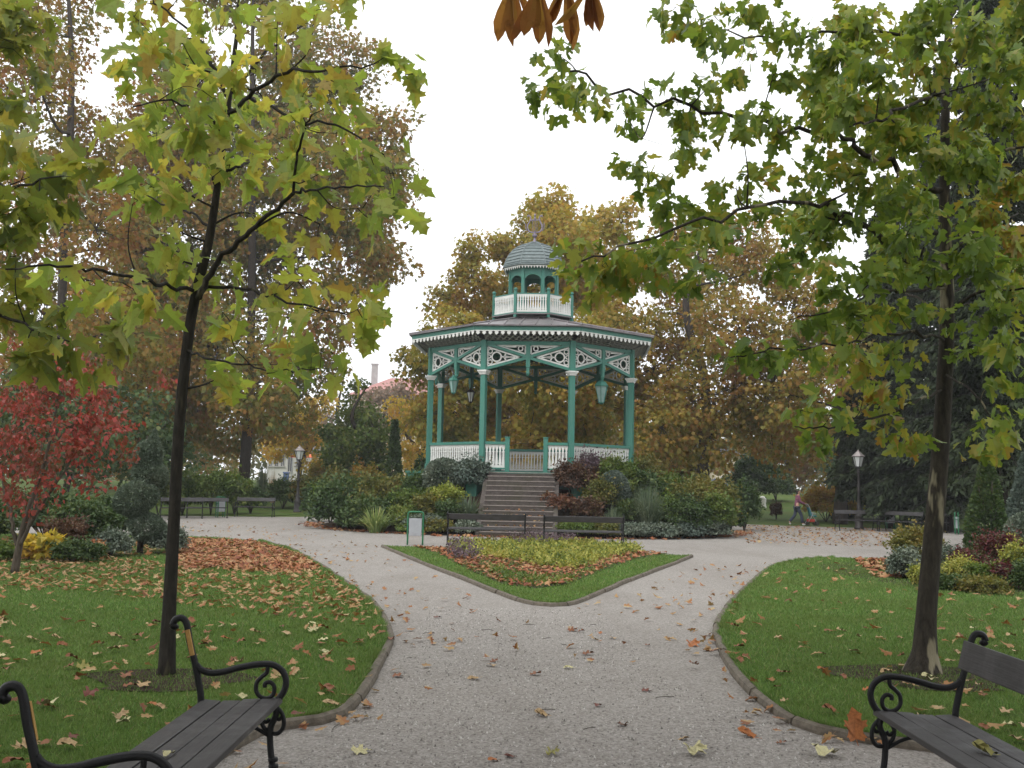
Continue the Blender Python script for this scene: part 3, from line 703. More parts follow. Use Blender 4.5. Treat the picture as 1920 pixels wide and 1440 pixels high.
# cupola
mb = MB(); mb.lathe([(1.22, 7.84), (1.22, 8.03), (1.70, 8.03), (1.70, 8.07), (1.0, 8.09)], 8, a0=R(22.5)); cu = mb.build('cupola', MAT['roof'], gz)
for k in range(8):
    a, b = vtx(k, 1.62), vtx(k + 1, 1.62); d = unit(b - a)
    rail_panel(a + d * .05, b - d * .05, 8.07, 8.84, .094, .025, MAT['white'], cu, 'balustrade', .04, .05)
    mb = MB(); an = math.atan2(a[1], a[0]); mb.box((a[0], a[1], 8.42), (.10, .10, 1.0), an); mb.lathe([(.045, 8.92), (.07, 8.95), (.08, 8.99), (.04, 9.04)], 8, (a[0], a[1], 0)); mb.build('baluster_post', MAT['green'], cu)
    mb = MB(); mb.bar((a[0], a[1], 7.92), (a[0] * .97, a[1] * .97, 7.86), .12, .3); 
    v, w_ = vtx(k, .97), vtx(k + 1, .97); d = unit(w_ - v); mid = (v + w_) / 2; n_ = unit(mid); L = np.linalg.norm(w_ - v)
    mb = MB(); mb.box((v[0], v[1], 8.95), (.115, .115, 1.8), an); mb.build('cupola_column', MAT['green'], cu)
    arch = [(-L / 2, 9.85), (L / 2, 9.85), (L / 2, 9.42)] + [(L / 2 * .86 * math.cos(t_), 9.42 + .26 * math.sin(t_)) for t_ in np.linspace(0, math.pi, 9)] + [(-L / 2, 9.42)]
    mb = MB(); mb.prism(arch, mid, d, np.array([0, 0, 1.0]), .05); mb.build('arch_board', MAT['green'], cu)
    e0, e1 = vtx(k, 1.20), vtx(k + 1, 1.20); ed = unit(e1 - e0); EL = np.linalg.norm(e1 - e0); pts = []; nt = 8; tw = EL / nt
    for i in range(nt): pts += [(i * tw + tw * .05, -.03), (i * tw + tw * .25, -.06), (i * tw + tw * .5, -.13), (i * tw + tw * .75, -.06), (i * tw + tw * .95, -.03)]
    mb = MB(); mb.prism([(0, .0)] + pts + [(EL, .0)], e0 + np.array([0, 0, 10.0]) + n_ * .016, ed, np.array([0, 0, 1.0]), .02); mb.build('valance', MAT['white'], cu)
mb = MB(); mb.lathe([(1.0, 9.84), (1.0, 9.95), (1.19, 9.98), (1.19, 10.04), (.9, 10.06)], 8, a0=R(22.5)); mb.build('cornice', MAT['green'], cu)
prof = spline([(1.26, 10.02, 0), (1.20, 10.16, 0), (1.10, 10.42, 0), (.88, 10.72, 0), (.58, 10.94, 0), (.26, 11.06, 0), (.09, 11.14, 0)], 2)[:, :2]
pr2 = []
for i in range(len(prof) - 1):
    r0_, z0_ = prof[i]; r1_, z1_ = prof[i + 1]; pr2 += [(r0_ + .035, z0_), (r0_ + .03, z0_ + .012), (r1_ + .002, z1_)]
mb = MB(); mb.lathe(pr2, 8, a0=R(22.5))
for k in range(8):
    c_, s_ = math.cos(R(22.5 + 45 * k)), math.sin(R(22.5 + 45 * k)); mb.tube([((r_ + .015) * c_, (r_ + .015) * s_, z_ + .01) for r_, z_ in prof], .022, 5)
mb.build('dome', MAT['dome'], cu)
mb = MB(); mb.lathe([(.10, 11.08), (.06, 11.2), (.035, 11.3), (.10, 11.38), (.10, 11.44), (.03, 11.5), (.02, 11.6)], 10)
for s_ in (-1, 1):
    mb.tube(spline([(s_ * .03, 0, 11.52), (s_ * .22, 0, 11.58), (s_ * .29, 0, 11.78), (s_ * .20, 0, 11.98), (s_ * .17, 0, 12.12), (s_ * .25, 0, 12.22), (s_ * .30, 0, 12.15)], 5), .028, 6)
    mb.tube(spline([(s_ * .29, .0, 11.6), (s_ * .36, 0, 11.72), (s_ * .36, 0, 11.9)], 4), .018, 5)
mb.bar((-.21, 0, 12.03), (.21, 0, 12.03), .04, .04)
for x in (-.09, -.03, .03, .09): mb.tube([(x, 0, 11.55), (x, 0, 12.03)], .008, 4)
mb.lathe([(.02, 12.0), (.05, 12.08), (.02, 12.16), (.045, 12.22), (.01, 12.3)], 8)
mb.build('finial', MAT['finial'], cu)

# stone steps from the path up to the bandstand
st_ = thing('stone_steps', 'broad brown stone steps climbing the mound to the bandstand opening', 'steps', (GC[0], GC[1], 0), R(-3.5))
mb = MB(); me_ = MB(); NS = 13; r0_, r1_ = 7.30, 4.25
for i in range(NS):
    yf = -(r0_ - (r0_ - r1_) * i / NS); zt = Z0 / (NS) * (i + 1) - (.0 if i < NS - 1 else .03)
    mb.box((-.12, (yf - 3.9) / 2, zt / 2 - .12 - .02), (2.26, -3.9 - yf, zt + .2)); me_.box((-.12, yf + .03, zt - .014), (2.30, .10, .028))
s1 = mb.build('step_risers', MAT['stone'], st_); me_.build('step_nosings', MAT['stone_edge'], st_, False, .006)
for s_ in (-1, 1):
    mb = MB(); mb.prism([(-7.35, -.1), (-3.95, -.1), (-3.95, 2.02), (-4.2, 2.05), (-7.35, .12)], (-.12 + s_ * 1.21, 0, 0), (0, 1, 0), (0, 0, 1), .15); mb.build('side_wall', MAT['stone'], st_)

# hanging lanterns
def hang_lantern(px, py0, py1, D, label, glass, ztop, frame):
    p = W(px, py0, D); q = W(px, py1, D); h = p[2] - q[2]; t_ = thing('hanging_lantern', label, 'lantern', (p[0], D, q[2]), R(20), 'lanterns hung inside the bandstand')
    mb = MB(); mb.tube([(0, 0, h * .92), (0, 0, ztop - q[2])], .012, 5); mb.build('hanging_rod', MAT['dark'], t_)
    mb = MB(); rt_, rb_ = h * .26, h * .11
    for k in range(6):
        a = 2 * math.pi * k / 6; mb.tube([(rb_ * math.cos(a), rb_ * math.sin(a), .04 * h), (rt_ * math.cos(a), rt_ * math.sin(a), h * .68)], .013, 5)
    mb.lathe([(rb_ * .4, -.02), (rb_ * 1.1, .03 * h), (rb_ * 1.05, .07 * h)], 6); mb.lathe([(rt_ * 1.12, h * .67), (rt_ * 1.15, h * .70), (rt_ * .75, h * .84), (rt_ * .35, h * .90), (.03, h * 1.0)], 6)
    mb.build('frame', frame, t_); mb = MB().lathe([(rb_ * .95, .05 * h), (rt_ * .95, h * .67)], 6); mb.build('glass', glass, t_)
hang_lantern(851, 703, 738, 37.6, 'small pale green lantern hanging at the left side of the bandstand', MAT['lanternglass'], 5.62, MAT['green'])
hang_lantern(883, 727, 755, 40.0, 'dark framed lantern with milky panes hanging inside the bandstand', MAT['lampglass'], 6.64, MAT['dark'])
hang_lantern(1128, 709, 757, 37.4, 'tall pale green tapered lantern hanging at the right side of the bandstand', MAT['lanternglass'], 5.62, MAT['green'])

# ================================================================== BENCHES
def make_bench(label, L=1.9, back=True, plates=False, cat='bench', group=None, light=False):
    root = thing('park_bench', label, cat, (0, 0, 0), 0, group)
    m = 5 if not light else 3
    def frame(y, nm):
        mb = MB(); Y = y
        def c3(p): return [(u, Y, z) for u, z in p]
        tb = lambda p, r, n=6: mb.tube(spline(c3(p), m), r, n)
        # back post with curled top, rear leg
        tb([(-.175, .835), (-.16, .865), (-.125, .872), (-.098, .84), (-.075, .74), (-.045, .64), (-.02, .54), (.0, .43), (-.02, .33), (-.06, .2), (-.10, .06), (-.115, .0)], .019 if not light else .02)
        mb.tube(spline(c3([(-.175, .835), (-.165, .825), (-.152, .836)]), 4), .020, 6)
        # armrest sweeping forward and down round to the seat
        tb([(-.035, .625), (-.01, .60), (.04, .582), (.11, .588), (.20, .612), (.30, .632), (.38, .632), (.435, .60), (.458, .55), (.452, .50), (.425, .455), (.39, .425), (.36, .40)], .018)
        # inner scroll
        tb([(.355, .628), (.352, .59), (.325, .565), (.300, .535), (.298, .49), (.322, .46), (.362, .452), (.392, .475), (.395, .515), (.372, .538), (.345, .53), (.345, .51)], .012)
        # front leg with ornament
        tb([(.40, .43), (.412, .37), (.385, .30), (.385, .22), (.398, .12), (.415, .03), (.420, .0)], [.018] * (6 * m + 1))
        tb([(.40, .42), (.445, .37), (.455, .31), (.43, .27), (.395, .265)], .012); tb([(.37, .41), (.335, .36), (.34, .31), (.37, .275), (.39, .25)], .012)
        tb([(.445, .36), (.43, .34), (.415, .35)], .010); tb([(.34, .34), (.36, .325), (.375, .345)], .010)
        # seat bearer and stretcher
        tb([(.0, .395), (.15, .385), (.30, .40), (.41, .418)], .016); tb([(-.04, .26), (.12, .31), (.26, .31), (.385, .25)], .011)
        for u, z in ((.418, .0), (-.113, .0)): mb.lathe([(.038, 0), (.036, .018), (.022, .03)], 10, (u, Y, z))
        for z in (.085, .12): mb.lathe([(.026, z), (.028, z + .01), (.026, z + .02)], 8, (.408 - (z - .085) * .1, Y, 0))
        o_ = mb.build('end_frame', MAT['iron'], root, True); return o_
    f1 = frame(0, 'a'); f2 = frame(L, 'b')
    if L > 1.7 and not light: pass
    mb = MB(); off = .02
    for u, z, ang, w in ((.052, .418, -.06, .098), (.162, .417, .02, .098), (.272, .428, .06, .098), (.385, .438, .05, .108)):
        mb.box((u, L / 2, z), (w, L + .05, .032), M3=[(math.cos(ang), 0, math.sin(ang)), (0, 1, 0), (-math.sin(ang), 0, math.cos(ang))])
    mb.build('seat', MAT['slat'], root, False, .005)
    if back:
        an = R(14); mb = MB(); mb.box((-.062, L / 2, .755), (.030, L + .06, .155), M3=[(math.cos(an), 0, math.sin(an)), (0, 1, 0), (-math.sin(an), 0, math.cos(an))]); mb.build('backrest', MAT['slat'], root, False, .005)
    if plates:
        for y, f_ in ((0, f1), (L, f2)):
            sy = .020 if y == 0 else -.020
            mb = MB(); an = R(14); mb.box((-.070, y + sy, .745), (.022, .016, .14), M3=[(math.cos(an), 0, math.sin(an)), (0, 1, 0), (-math.sin(an), 0, math.cos(an))]); mb.build('board_bracket', MAT['rawwood'], f_)
    return root
b1 = make_bench('black iron bench missing its back board, on the left lawn edge', 1.92, False, True)
b1.location = (-1.66, 3.86, .012)
b2 = make_bench('black iron bench with dark back board, at the bottom right corner', 1.92, True)
b2.location = (2.44, 5.76, .012); b2.rotation_euler[2] = math.pi
far = make_bench('dark bench seen from behind between litter bin and flower bed', 2.08, True, False, 'bench', 'dark benches round the paths', True)
def put(o, px, py, rz, label=None, z=None):
    g = G(px, py); o.location = (g[0], g[1], .008 if z is None else z); o.rotation_euler[2] = rz
    if label: o['label'] = label
    return o
# facing the steps: sitter looks along +y
def place_bench(o, xc, yc, face, z=.008):
    c, s = math.cos(face), math.sin(face); hl = max(max(v.co.y for v in k.data.vertices) for k in o.children) / 2; o.location = (xc + s * hl - c * .15, yc - c * hl - s * .15, z); o.rotation_euler[2] = face
gl, gr = G(835, 1021), G(985, 1024); place_bench(far, (gl[0] + gr[0]) / 2, (gl[1] + gr[1]) / 2 + .1, R(91))
def more(xc, yc, face, label): o = copy_tree(far); place_bench(o, xc, yc, face); o['label'] = label; return o
gl, gr = G(1018, 1027), G(1167, 1030); more((gl[0] + gr[0]) / 2, (gl[1] + gr[1]) / 2 + .1, R(89.5), 'dark bench seen from behind in front of red shrubs and steps')

far = make_bench('dark bench standing in front of the right street lamp', 1.62, True, False, 'bench', 'dark benches round the paths', True)
place_bench(far, W(1608, 900, 43.2)[0], 43.4, R(-86))
more(W(480, 900, 45.9)[0], 46.0, R(-88), 'dark bench on the small grass island near the left street lamp')
more(W(391, 900, 43.6)[0], 43.7, R(-75), 'dark bench beside the far left litter bin, before green shrubs')
more(W(343, 900, 42.6)[0], 42.7, R(-72), 'dark bench half hidden behind the leaning young plane trunk')
more(W(1692, 900, 42.2)[0], 42.4, R(-140), 'dark bench set at an angle left of the right plane trunk')
more(W(1745, 900, 42.8)[0], 43.2, R(-125), 'dark bench partly hidden behind the right plane trunk')
more(W(1735, 900, 50)[0], 50.5, R(-90), 'farthest dark bench, on the grass beyond the right plane trunk')

# ================================================================== LITTER BINS
def make_bin(label):
    root = thing('litter_bin', label, 'litter bin', (0, 0, 0), 0, 'litter bins by the paths'); mb = MB()
    for y in (-.06, .06):
        x = .20; mb.tube(spline([(-x, y, 0), (-x, y, .5), (-x, y, .80), (-x + .05, y, .86), (0, y, .865), (x - .05, y, .86), (x, y, .80), (x, y, .5), (x, y, 0)], 4), .02, 8)
    mb.tube([(-.2, -.06, .6), (-.2, .06, .6)], .015, 6); mb.tube([(.2, -.06, .6), (.2, .06, .6)], .015, 6)
    mb.build('frame', MAT['bingreen'], root, True)
    mb = MB(); mb.prism([(-.165, .24), (.165, .24), (.165, .69), (-.165, .69)], (0, -.085, 0), (1, 0, 0), (0, 0, 1), .012); mb.prism([(-.165, .24), (.165, .24), (.165, .69), (-.165, .69)], (0, .085, 0), (1, 0, 0), (0, 0, 1), .012)
    for s_ in (-1, 1): mb.box((s_ * .16, 0, .465), (.012, .155, .45))
    mb.box((0, 0, .25), (.31, .155, .012)); mb.build('bin_body', MAT['bingrey'], root, False, .004)
    return root
bn = make_bin('grey litter bin in green tube frame left of the middle benches'); put(bn, 778, 1022, R(2))
for px, D, lab, rz in ((416, 44.6, 'grey litter bin at the end of the far left benches', 60), (1668, 46.5, 'grey litter bin standing on grass behind the right benches', 10), (1792, 41.5, 'grey litter bin beside the dark conical conifer on the right', 65)):
    o = copy_tree(bn); p = W(px, 900, D); o.location = (p[0], D, .006 + float(gh(p[0], D))); o.rotation_euler[2] = R(rz); o['label'] = lab

# ================================================================== STREET LAMPS
def make_lamp(label, h):
    root = thing('street_lamp', label, 'street lamp', (0, 0, 0), 0, 'street lamps'); mb = MB(); hp = h - .75
    mb.lathe([(.21, 0), (.21, .10), (.17, .14), (.165, .55), (.18, .6), (.12, .66), (.095, .9), (.10, .95), (.075, 1.0), (.065, 1.6), (.085, 1.63), (.06, 1.68), (.05, hp - .25), (.075, hp - .2), (.05, hp - .12), (.06, hp)], 12)
    mb.tube([(-.25, 0, hp - .3), (.25, 0, hp - .3)], .016, 6); mb.build('post', MAT['dark'], root, True)
    mb = MB(); rb, rt2 = .13, .235; mb.lathe([(.06, hp), (rb + .01, hp + .02), (rb + .01, hp + .05)], 6)
    for k in range(6):
        a = 2 * math.pi * k / 6; mb.tube([(rb * math.cos(a), rb * math.sin(a), hp + .04), (rt2 * math.cos(a), rt2 * math.sin(a), hp + .46)], .014, 5)
    mb.lathe([(rt2 + .01, hp + .45), (rt2 + .015, hp + .48)], 6); ln = mb.build('lantern', MAT['dark'], root)
    MB().lathe([(rb - .005, hp + .05), (rt2 - .01, hp + .455)], 6).build('glass', MAT['lampglass'], ln)
    MB().lathe([(rt2 + .05, hp + .475), (rt2 + .05, hp + .49), (.12, hp + .64), (.10, hp + .68), (.03, hp + .70), (.045, hp + .73), (.012, hp + .77)], 6).build('roof', MAT['lamptop'], ln)
    return root
g = G(557, 962); lp = make_lamp('dark street lamp with glass lantern by the left path bend', 3.4); lp.location = (g[0], g[1], 0)
g = G(1611, 993); l2 = copy_tree(lp); l2.location = (g[0], g[1] - .0, 0); l2['label'] = 'slim dark street lamp behind the right-hand bench, before dark conifers'
l2.rotation_euler[2] = R(30)
# ================================================================== NEAR TREES
def pl(pts, D):                          # photo pixels (optionally with own depth) -> world polyline
    return [W(p[0], p[1], p[2] if len(p) > 2 else D) for p in pts]
D1 = 8.56
base = G(312, 1272); D1 = base[1]
trunk = [base] + pl([(317, 1150), (325, 1000), (336, 800), (352, 640), (368, 548), (388, 470), (402, 390), (414, 300), (428, 200), (437, 120), (445, 50), (450, -60), (458, -250)], D1)
ex = [(pl([(372, 560, 8.5), (400, 500, 8.4), (450, 452, 8.2), (500, 405, 8.0), (550, 362, 7.7)], D1), .028, .014),
      (pl([(550, 362, 7.7), (556, 300, 7.5), (570, 245, 7.4), (585, 215, 7.3)], D1), .013, .006), (pl([(550, 362, 7.7), (583, 357, 7.4), (640, 350, 7.0), (720, 350, 6.8)], D1), .012, .005),
      (pl([(433, 210), (467, 183, 8.4), (533, 137, 8.0), (600, 130, 7.6), (700, 120, 7.4)], D1), .022, .006), (pl([(467, 183, 8.4), (562, 225, 7.9), (640, 240, 7.6), (720, 290, 7.4)], D1), .014, .005),
      (pl([(428, 185), (400, 120, 8.8), (367, 70, 9.0), (300, 10, 9.2), (260, -40, 9.3)], D1), .02, .006),
      (pl([(436, 175), (487, 112, 8.8), (550, 60, 9.1), (600, 20, 9.3)], D1), .016, .006),
      (pl([(362, 545, 8.5), (310, 535, 8.2), (254, 521, 7.8), (179, 504, 7.4), (90, 500, 7.1), (10, 505, 6.9)], D1), .018, .006),
      (pl([(372, 540), (430, 538, 8.6), (500, 552, 8.3), (570, 575, 8.0), (650, 590, 7.8)], D1), .016, .005),
      (pl([(348, 655), (385, 668, 8.3), (450, 685, 8.0), (520, 695, 7.8), (600, 690, 7.6)], D1), .012, .004),
      (pl([(408, 335), (440, 315, 8.9), (490, 298, 9.4), (560, 300, 9.9)], D1), .016, .005),
      (pl([(395, 430), (360, 400, 9.0), (300, 380, 9.5), (240, 340, 9.8)], D1), .014, .005),
      (pl([(420, 260), (390, 220, 8.0), (330, 190, 7.5), (250, 200, 7.0)], D1), .014, .005),
      (pl([(378, 500), (330, 470, 9.2), (280, 440, 9.8)], D1), .012, .005)]
sp = [(250, 30, 60), (330, 60, 60), (300, 120, 50), (420, 60, 60), (520, 40, 60), (590, 20, 45), (480, 130, 60), (380, 170, 55), (330, 230, 50), (560, 120, 50), (620, 150, 55), (700, 120, 45), (760, 140, 25),
      (560, 200, 55), (630, 250, 60), (690, 290, 50), (540, 260, 55), (730, 330, 35), (610, 320, 55), (680, 390, 55), (740, 390, 30), (560, 340, 40), (600, 420, 50), (470, 240, 50), (400, 330, 35), (340, 350, 45), (250, 370, 45), (220, 225, 35),
      (330, 430, 45), (560, 520, 48), (500, 550, 40), (300, 490, 45), (230, 530, 45), (160, 530, 45), (270, 560, 30), (430, 600, 28), (600, 590, 45), (670, 580, 38), (690, 560, 25), (430, 700, 32), (500, 700, 35), (570, 680, 35), (620, 660, 30), (350, 250, 40), (440, 520, 30), (290, 250, 40), (480, 400, 30)]
nb = []
for x, y, r in sp:
    for _ in range(1):
        nb.append((W(x, y, rng.uniform(7.2, 8.8)), r * 8 / F))
for _ in range(18):                       # the crown is as deep as it is wide
    nb.append((W(rng.uniform(230, 660), rng.uniform(-200, 380), rng.uniform(8.8, 10.5)), .22))
tree('plane_tree', 'young plane tree with slim dark leaning trunk and large yellow-green leaves on the left lawn', base, trunk, [.078, .058, .051, .048, .046, .043, .037, .031, .026, .022, .018, .014, .01], nb,
     LM['near_left'], MAT['bark_plane'], .178, .46, PLANE, .20, 5, .30, None, .75, ('trunk', 'crown'), ex, .0045, .62)
D2 = G(1730, 1268)[1]; base = G(1730, 1268)
trunk = [base] + pl([(1734, 1222), (1737, 1150), (1750, 1000), (1763, 850), (1772, 700), (1776, 560), (1771, 400), (1772, 250), (1776, 100), (1782, 0), (1788, -200), (1795, -420)], D2)
ex = [(pl([(1774, 530), (1745, 518, 9.2), (1700, 490, 9.0), (1655, 450, 8.8), (1610, 415, 8.6), (1560, 395, 8.5), (1490, 383, 8.3), (1350, 400, 8.1), (1200, 450, 7.9), (1090, 490, 7.8)], D2), .034, .007),
      (pl([(1772, 355), (1728, 345, 9.3), (1650, 300, 9.1), (1580, 260, 9.0), (1500, 245, 8.8), (1350, 215, 8.6), (1200, 185, 8.5), (1080, 140, 8.4), (1035, 95, 8.4)], D2), .032, .006),
      (pl([(1773, 170), (1748, 180, 9.0), (1690, 205, 8.5), (1640, 226, 8.2), (1560, 235, 8.0)], D2), .02, .008),
      (pl([(1775, 100), (1700, 70, 9.2), (1600, 60, 9.0), (1450, 70, 8.8), (1300, 50, 8.7)], D2), .022, .006),
      (pl([(1775, 540), (1700, 545, 9.0), (1650, 545, 8.8), (1600, 560, 8.6), (1570, 580, 8.5), (1480, 600, 8.3)], D2), .016, .005),
      (pl([(1772, 640), (1700, 620, 8.8), (1600, 640, 8.5), (1450, 660, 8.2), (1370, 670, 8.1)], D2), .014, .005),
      (pl([(1780, 590), (1830, 550, 9.1), (1880, 548, 8.9), (1960, 530, 8.7)], D2), .02, .007),
      (pl([(1774, 320), (1850, 290, 9.1), (1920, 275, 8.9), (2000, 260, 8.7)], D2), .02, .007),
      (pl([(1770, 730), (1700, 760, 8.8), (1620, 790, 8.5), (1540, 800, 8.2), (1490, 800, 8.1)], D2), .013, .005),
      (pl([(1770, 700), (1830, 740, 8.8), (1860, 790, 8.6)], D2), .012, .005),
      (pl([(1772, 450), (1700, 400, 9.8), (1620, 340, 10.3), (1540, 320, 10.8)], D2), .022, .006),
      (pl([(1772, 250), (1830, 200, 9.9), (1900, 150, 10.4)], D2), .02, .006),
      (pl([(1774, 480), (1840, 430, 9.8), (1910, 400, 10.4)], D2), .02, .006),
      (pl([(1776, 600), (1720, 560, 10.2), (1640, 520, 11)], D2), .018, .006)]
sp = [(1035, 95, 24), (1060, 150, 34), (1100, 170, 36), (1150, 195, 36), (1180, 225, 26), (1075, 195, 26), (1215, 170, 34), (1260, 190, 30), (1280, 225, 26), (1010, 170, 14), (1330, 160, 34), (1380, 130, 30), (1420, 100, 34), (1290, 50, 40), (1260, 20, 34), (1340, 30, 44), (1400, 20, 44), (1340, 70, 30), (1450, 40, 46), (1450, 140, 34),
      (1350, 200, 36), (1390, 235, 30), (1280, 300, 14), (1300, 260, 14), (1420, 200, 40), (1180, 315, 16), (1520, 150, 50), (1500, 60, 50), (1560, 210, 50), (1480, 230, 44), (1540, 290, 40), (1580, 120, 50), (1620, 60, 55), (1650, 140, 50), (1640, 200, 44), (1690, 60, 50), (1700, 260, 45),
      (1215, 345, 22), (1240, 380, 34), (1280, 400, 40), (1320, 380, 40), (1380, 350, 36), (1420, 340, 34), (1440, 390, 36), (1480, 330, 36), (1520, 360, 40), (1540, 400, 40), (1180, 470, 36), (1120, 490, 42), (1080, 470, 26), (1160, 510, 40), (1220, 460, 44), (1270, 470, 40), (1330, 450, 40), (1210, 520, 34), (1110, 545, 26), (1380, 420, 40),
      (1080, 520, 30), (1140, 500, 40), (1180, 490, 44), (1240, 500, 40), (1290, 440, 40), (1350, 430, 44), (1110, 520, 34), (1310, 515, 26), (1500, 470, 40), (1530, 500, 30), (1460, 510, 14), (1600, 330, 46), (1640, 280, 40), (1590, 420, 36), (1640, 400, 40), (1690, 350, 44), (1700, 440, 44), (1600, 500, 26), (1660, 500, 36),
      (1570, 610, 40), (1520, 600, 34), (1620, 590, 44), (1680, 580, 44), (1500, 650, 34), (1440, 665, 30), (1380, 675, 30), (1560, 665, 44), (1620, 680, 44), (1690, 660, 40), (1560, 550, 34),
      (1500, 770, 24), (1540, 820, 26), (1560, 770, 28), (1620, 760, 34), (1660, 800, 30), (1720, 820, 26), (1680, 730, 40), (1860, 780, 36), (1840, 840, 26), (1870, 720, 36),
      (1830, 60, 50), (1880, 140, 50), (1840, 200, 50), (1900, 240, 50), (1840, 300, 50), (1900, 340, 50), (1840, 390, 50), (1890, 450, 50), (1840, 500, 50), (1900, 550, 45), (1850, 600, 46), (1900, 640, 46), (1830, 660, 40), (1740, 60, 45), (1740, 130, 45), (1720, 200, 45), (1730, 280, 40), (1730, 400, 40), (1720, 500, 36), (1740, 590, 36), (1820, 450, 40), (1760, 0, 45)]
nb = [(W(x, y, rng.uniform(7.9, 9.4)), r * (.56 if x < 1560 else .68 if y > 550 else .78) * 8.7 / F) for x, y, r in sp]
for _ in range(30):
    nb.append((W(rng.uniform(1480, 2100), rng.uniform(-350, 640), rng.uniform(9.4, 12)), .24))
tree('plane_tree', 'plane tree with mottled thicker trunk and green leaves on the right lawn', base, trunk, [.19, .112, .090, .083, .078, .072, .063, .050, .042, .036, .030, .024, .014], nb,
     LM['near_right'], MAT['bark_plane2'], .118, 1.0, PLANE2, .15, 10, .30, None, .7, ('trunk', 'crown'), ex, .004, .75, 'tree', 12)
# a third plane tree stands outside the frame on the left: one of its branches reaches in
base = np.array([-6.6, 9.8, .0]); trunk = [base, base + [.05, 0, 1.5], base + [0, .05, 3.], base + [.05, 0, 5.], base + [.1, 0, 7.5]]
ex = [([trunk[2] + np.array([0, 0, .2]), W(-60, 560, 9.2), W(20, 600, 8.8), W(130, 640, 8.4)], .03, .006), ([trunk[2] + np.array([0, 0, 1.0]), W(-60, 350, 9.2), W(20, 350, 8.8), W(120, 330, 8.4)], .03, .006)]
sp = [(30, 270, 50), (60, 330, 60), (20, 400, 60), (90, 400, 50), (130, 330, 40), (30, 480, 45), (180, 330, 30), (20, 560, 50), (70, 620, 48), (30, 660, 40), (110, 660, 34), (-60, 420, 60), (-60, 560, 60), (210, 640, 25)]
nb = [(W(x, y, rng.uniform(8.2, 9.4)), r * 8.7 / F) for x, y, r in sp] + [(base + np.array([rng.uniform(-2, 1.0), rng.uniform(-1.5, 2), rng.uniform(4, 7.5)]), .35) for _ in range(26)]
tree('plane_tree', 'olive leaved plane tree reaching in at the left picture edge above the red dogwood', base, trunk, [.12, .1, .08, .05, .02], nb, LM['edge_left'], MAT['bark_plane'], .21, .6, PLANE, .22, 7, .3, None, .75, ('trunk', 'crown'), ex, .0045, .62)
# horse chestnut behind the camera: one leaf spray hangs into the top of the frame, its crown shades the foreground
base = np.array([1.2, -3.5, 0]); trunk = [base, base + [0, .1, 2.5], base + [-.1, .3, 5.0], base + [.1, .3, 9.5]]
tip = W(1035, -60, 3.6)
nb = [(np.array([rng.uniform(-8, 9), rng.uniform(-9, 3.0), rng.uniform(5.2, 9.5)]), 1.0) for _ in range(230)]
ct = tree('chestnut_tree', 'horse chestnut with brown withered leaf spray hanging at top centre against the sky', base, trunk, [.26, .22, .18, .08], nb, LM['chestnut'], MAT['bark_far'], .46, .6, LEAFLET, .5, 20, .3, None, .8,
          ('trunk', 'crown'), [([trunk[2], np.array([.6, 0, 5.0]), np.array([.5, 2.4, 4.6]), tip + [.0, .1, .12]], .05, .008)], .01, .6)
P, T, N = [], [], []
for cx, n, sc_ in ((962, 5, 1.0), (1008, 5, 1.05), (1060, 5, 1.0), (1108, 5, .9)):
    c = W(cx, rng.uniform(-42, -25), 3.6 + rng.uniform(-.12, .12))
    for k in range(n):
        u = -1.0 + 2.0 * k / (n - 1); P.append(c - base); T.append((u * .42 + rng.normal() * .05, rng.normal() * .25, -1)); N.append((rng.normal() * .5, -1, .2))
scatter('leaf_spray', P, T, N, rng.uniform(.15, .22, len(P)), LEAFLET, LM['chestnut'], ct, rng.uniform(.42, .75, len(P)))

# ================================================================== BACKGROUND TREES
def bgtree(label, px, D, spec, dz, lmat, name='plane_tree', tw=34, leaf=.34, dens=.5, top=None, k=1, group='large trees round the park', bark='bark_far', sub=1.3, per=42, limb=.5, spread=.5):
    b = W(px, 900, D); z = float(gh(b[0], D)); b[2] = z
    ty = min(s[1] - .3 * s[2] for s in spec) if top is None else top
    tp = W(px + 20, ty, D); h = tp[2] - z
    tr = [b, b + [.1, 0, h * .2], b + [rng.normal() * .3, 0, h * .45], b + [rng.normal() * .5, rng.normal() * .4, h * .7], np.array([tp[0], D, tp[2]])]
    r = tw * D / F / 2
    return tree(name, label, b, tr, [r * 1.35, r, r * .85, r * .6, r * .12], pblobs(D, spec, dz, k), lmat, MAT[bark], leaf, dens, STAR, sub, per, limb, group, .5, ('trunk', 'crown'), None, .02, spread)
bgtree('huge rust and green plane tree behind the left benches', 457, 62, [(440, 800, 75), (540, 770, 70), (560, 690, 90), (650, 480, 95), (695, 300, 80), (720, 240, 55), (610, 380, 110), (500, 500, 120), (400, 650, 120), (330, 760, 95), (450, 400, 120), (570, 200, 110), (430, 250, 120), (330, 480, 120), (620, 580, 70), (480, 720, 80), (540, 90, 90), (640, 120, 80), (690, 420, 80), (720, 500, 50), (740, 360, 45), (450, -60, 130), (570, 300, 100)], 9,
       LM['rustgreen'], tw=17, leaf=.32, dens=1.9, top=-140)
bgtree('tall sparse rusty brown tree at the upper left corner', 95, 50, [(90, 60, 90), (30, 190, 90), (150, 240, 70), (100, 350, 100), (20, 440, 100), (180, 430, 90), (80, 600, 110), (210, 620, 100), (0, 700, 100), (110, -60, 100), (60, 130, 70), (200, 300, 60), (20, 20, 80), (250, 720, 70)], 7, LM['rust'], tw=19, leaf=.27, dens=1.8, top=-200)
bgtree('rusty tree standing between the two tallest trees on the left', 255, 68, [(290, 260, 90), (240, 400, 90), (330, 150, 80), (320, 600, 110), (220, 560, 100), (260, 760, 110), (170, 780, 100), (370, 330, 90), (120, 700, 100)], 8, LM['rust'], tw=16, leaf=.34, dens=2.0)
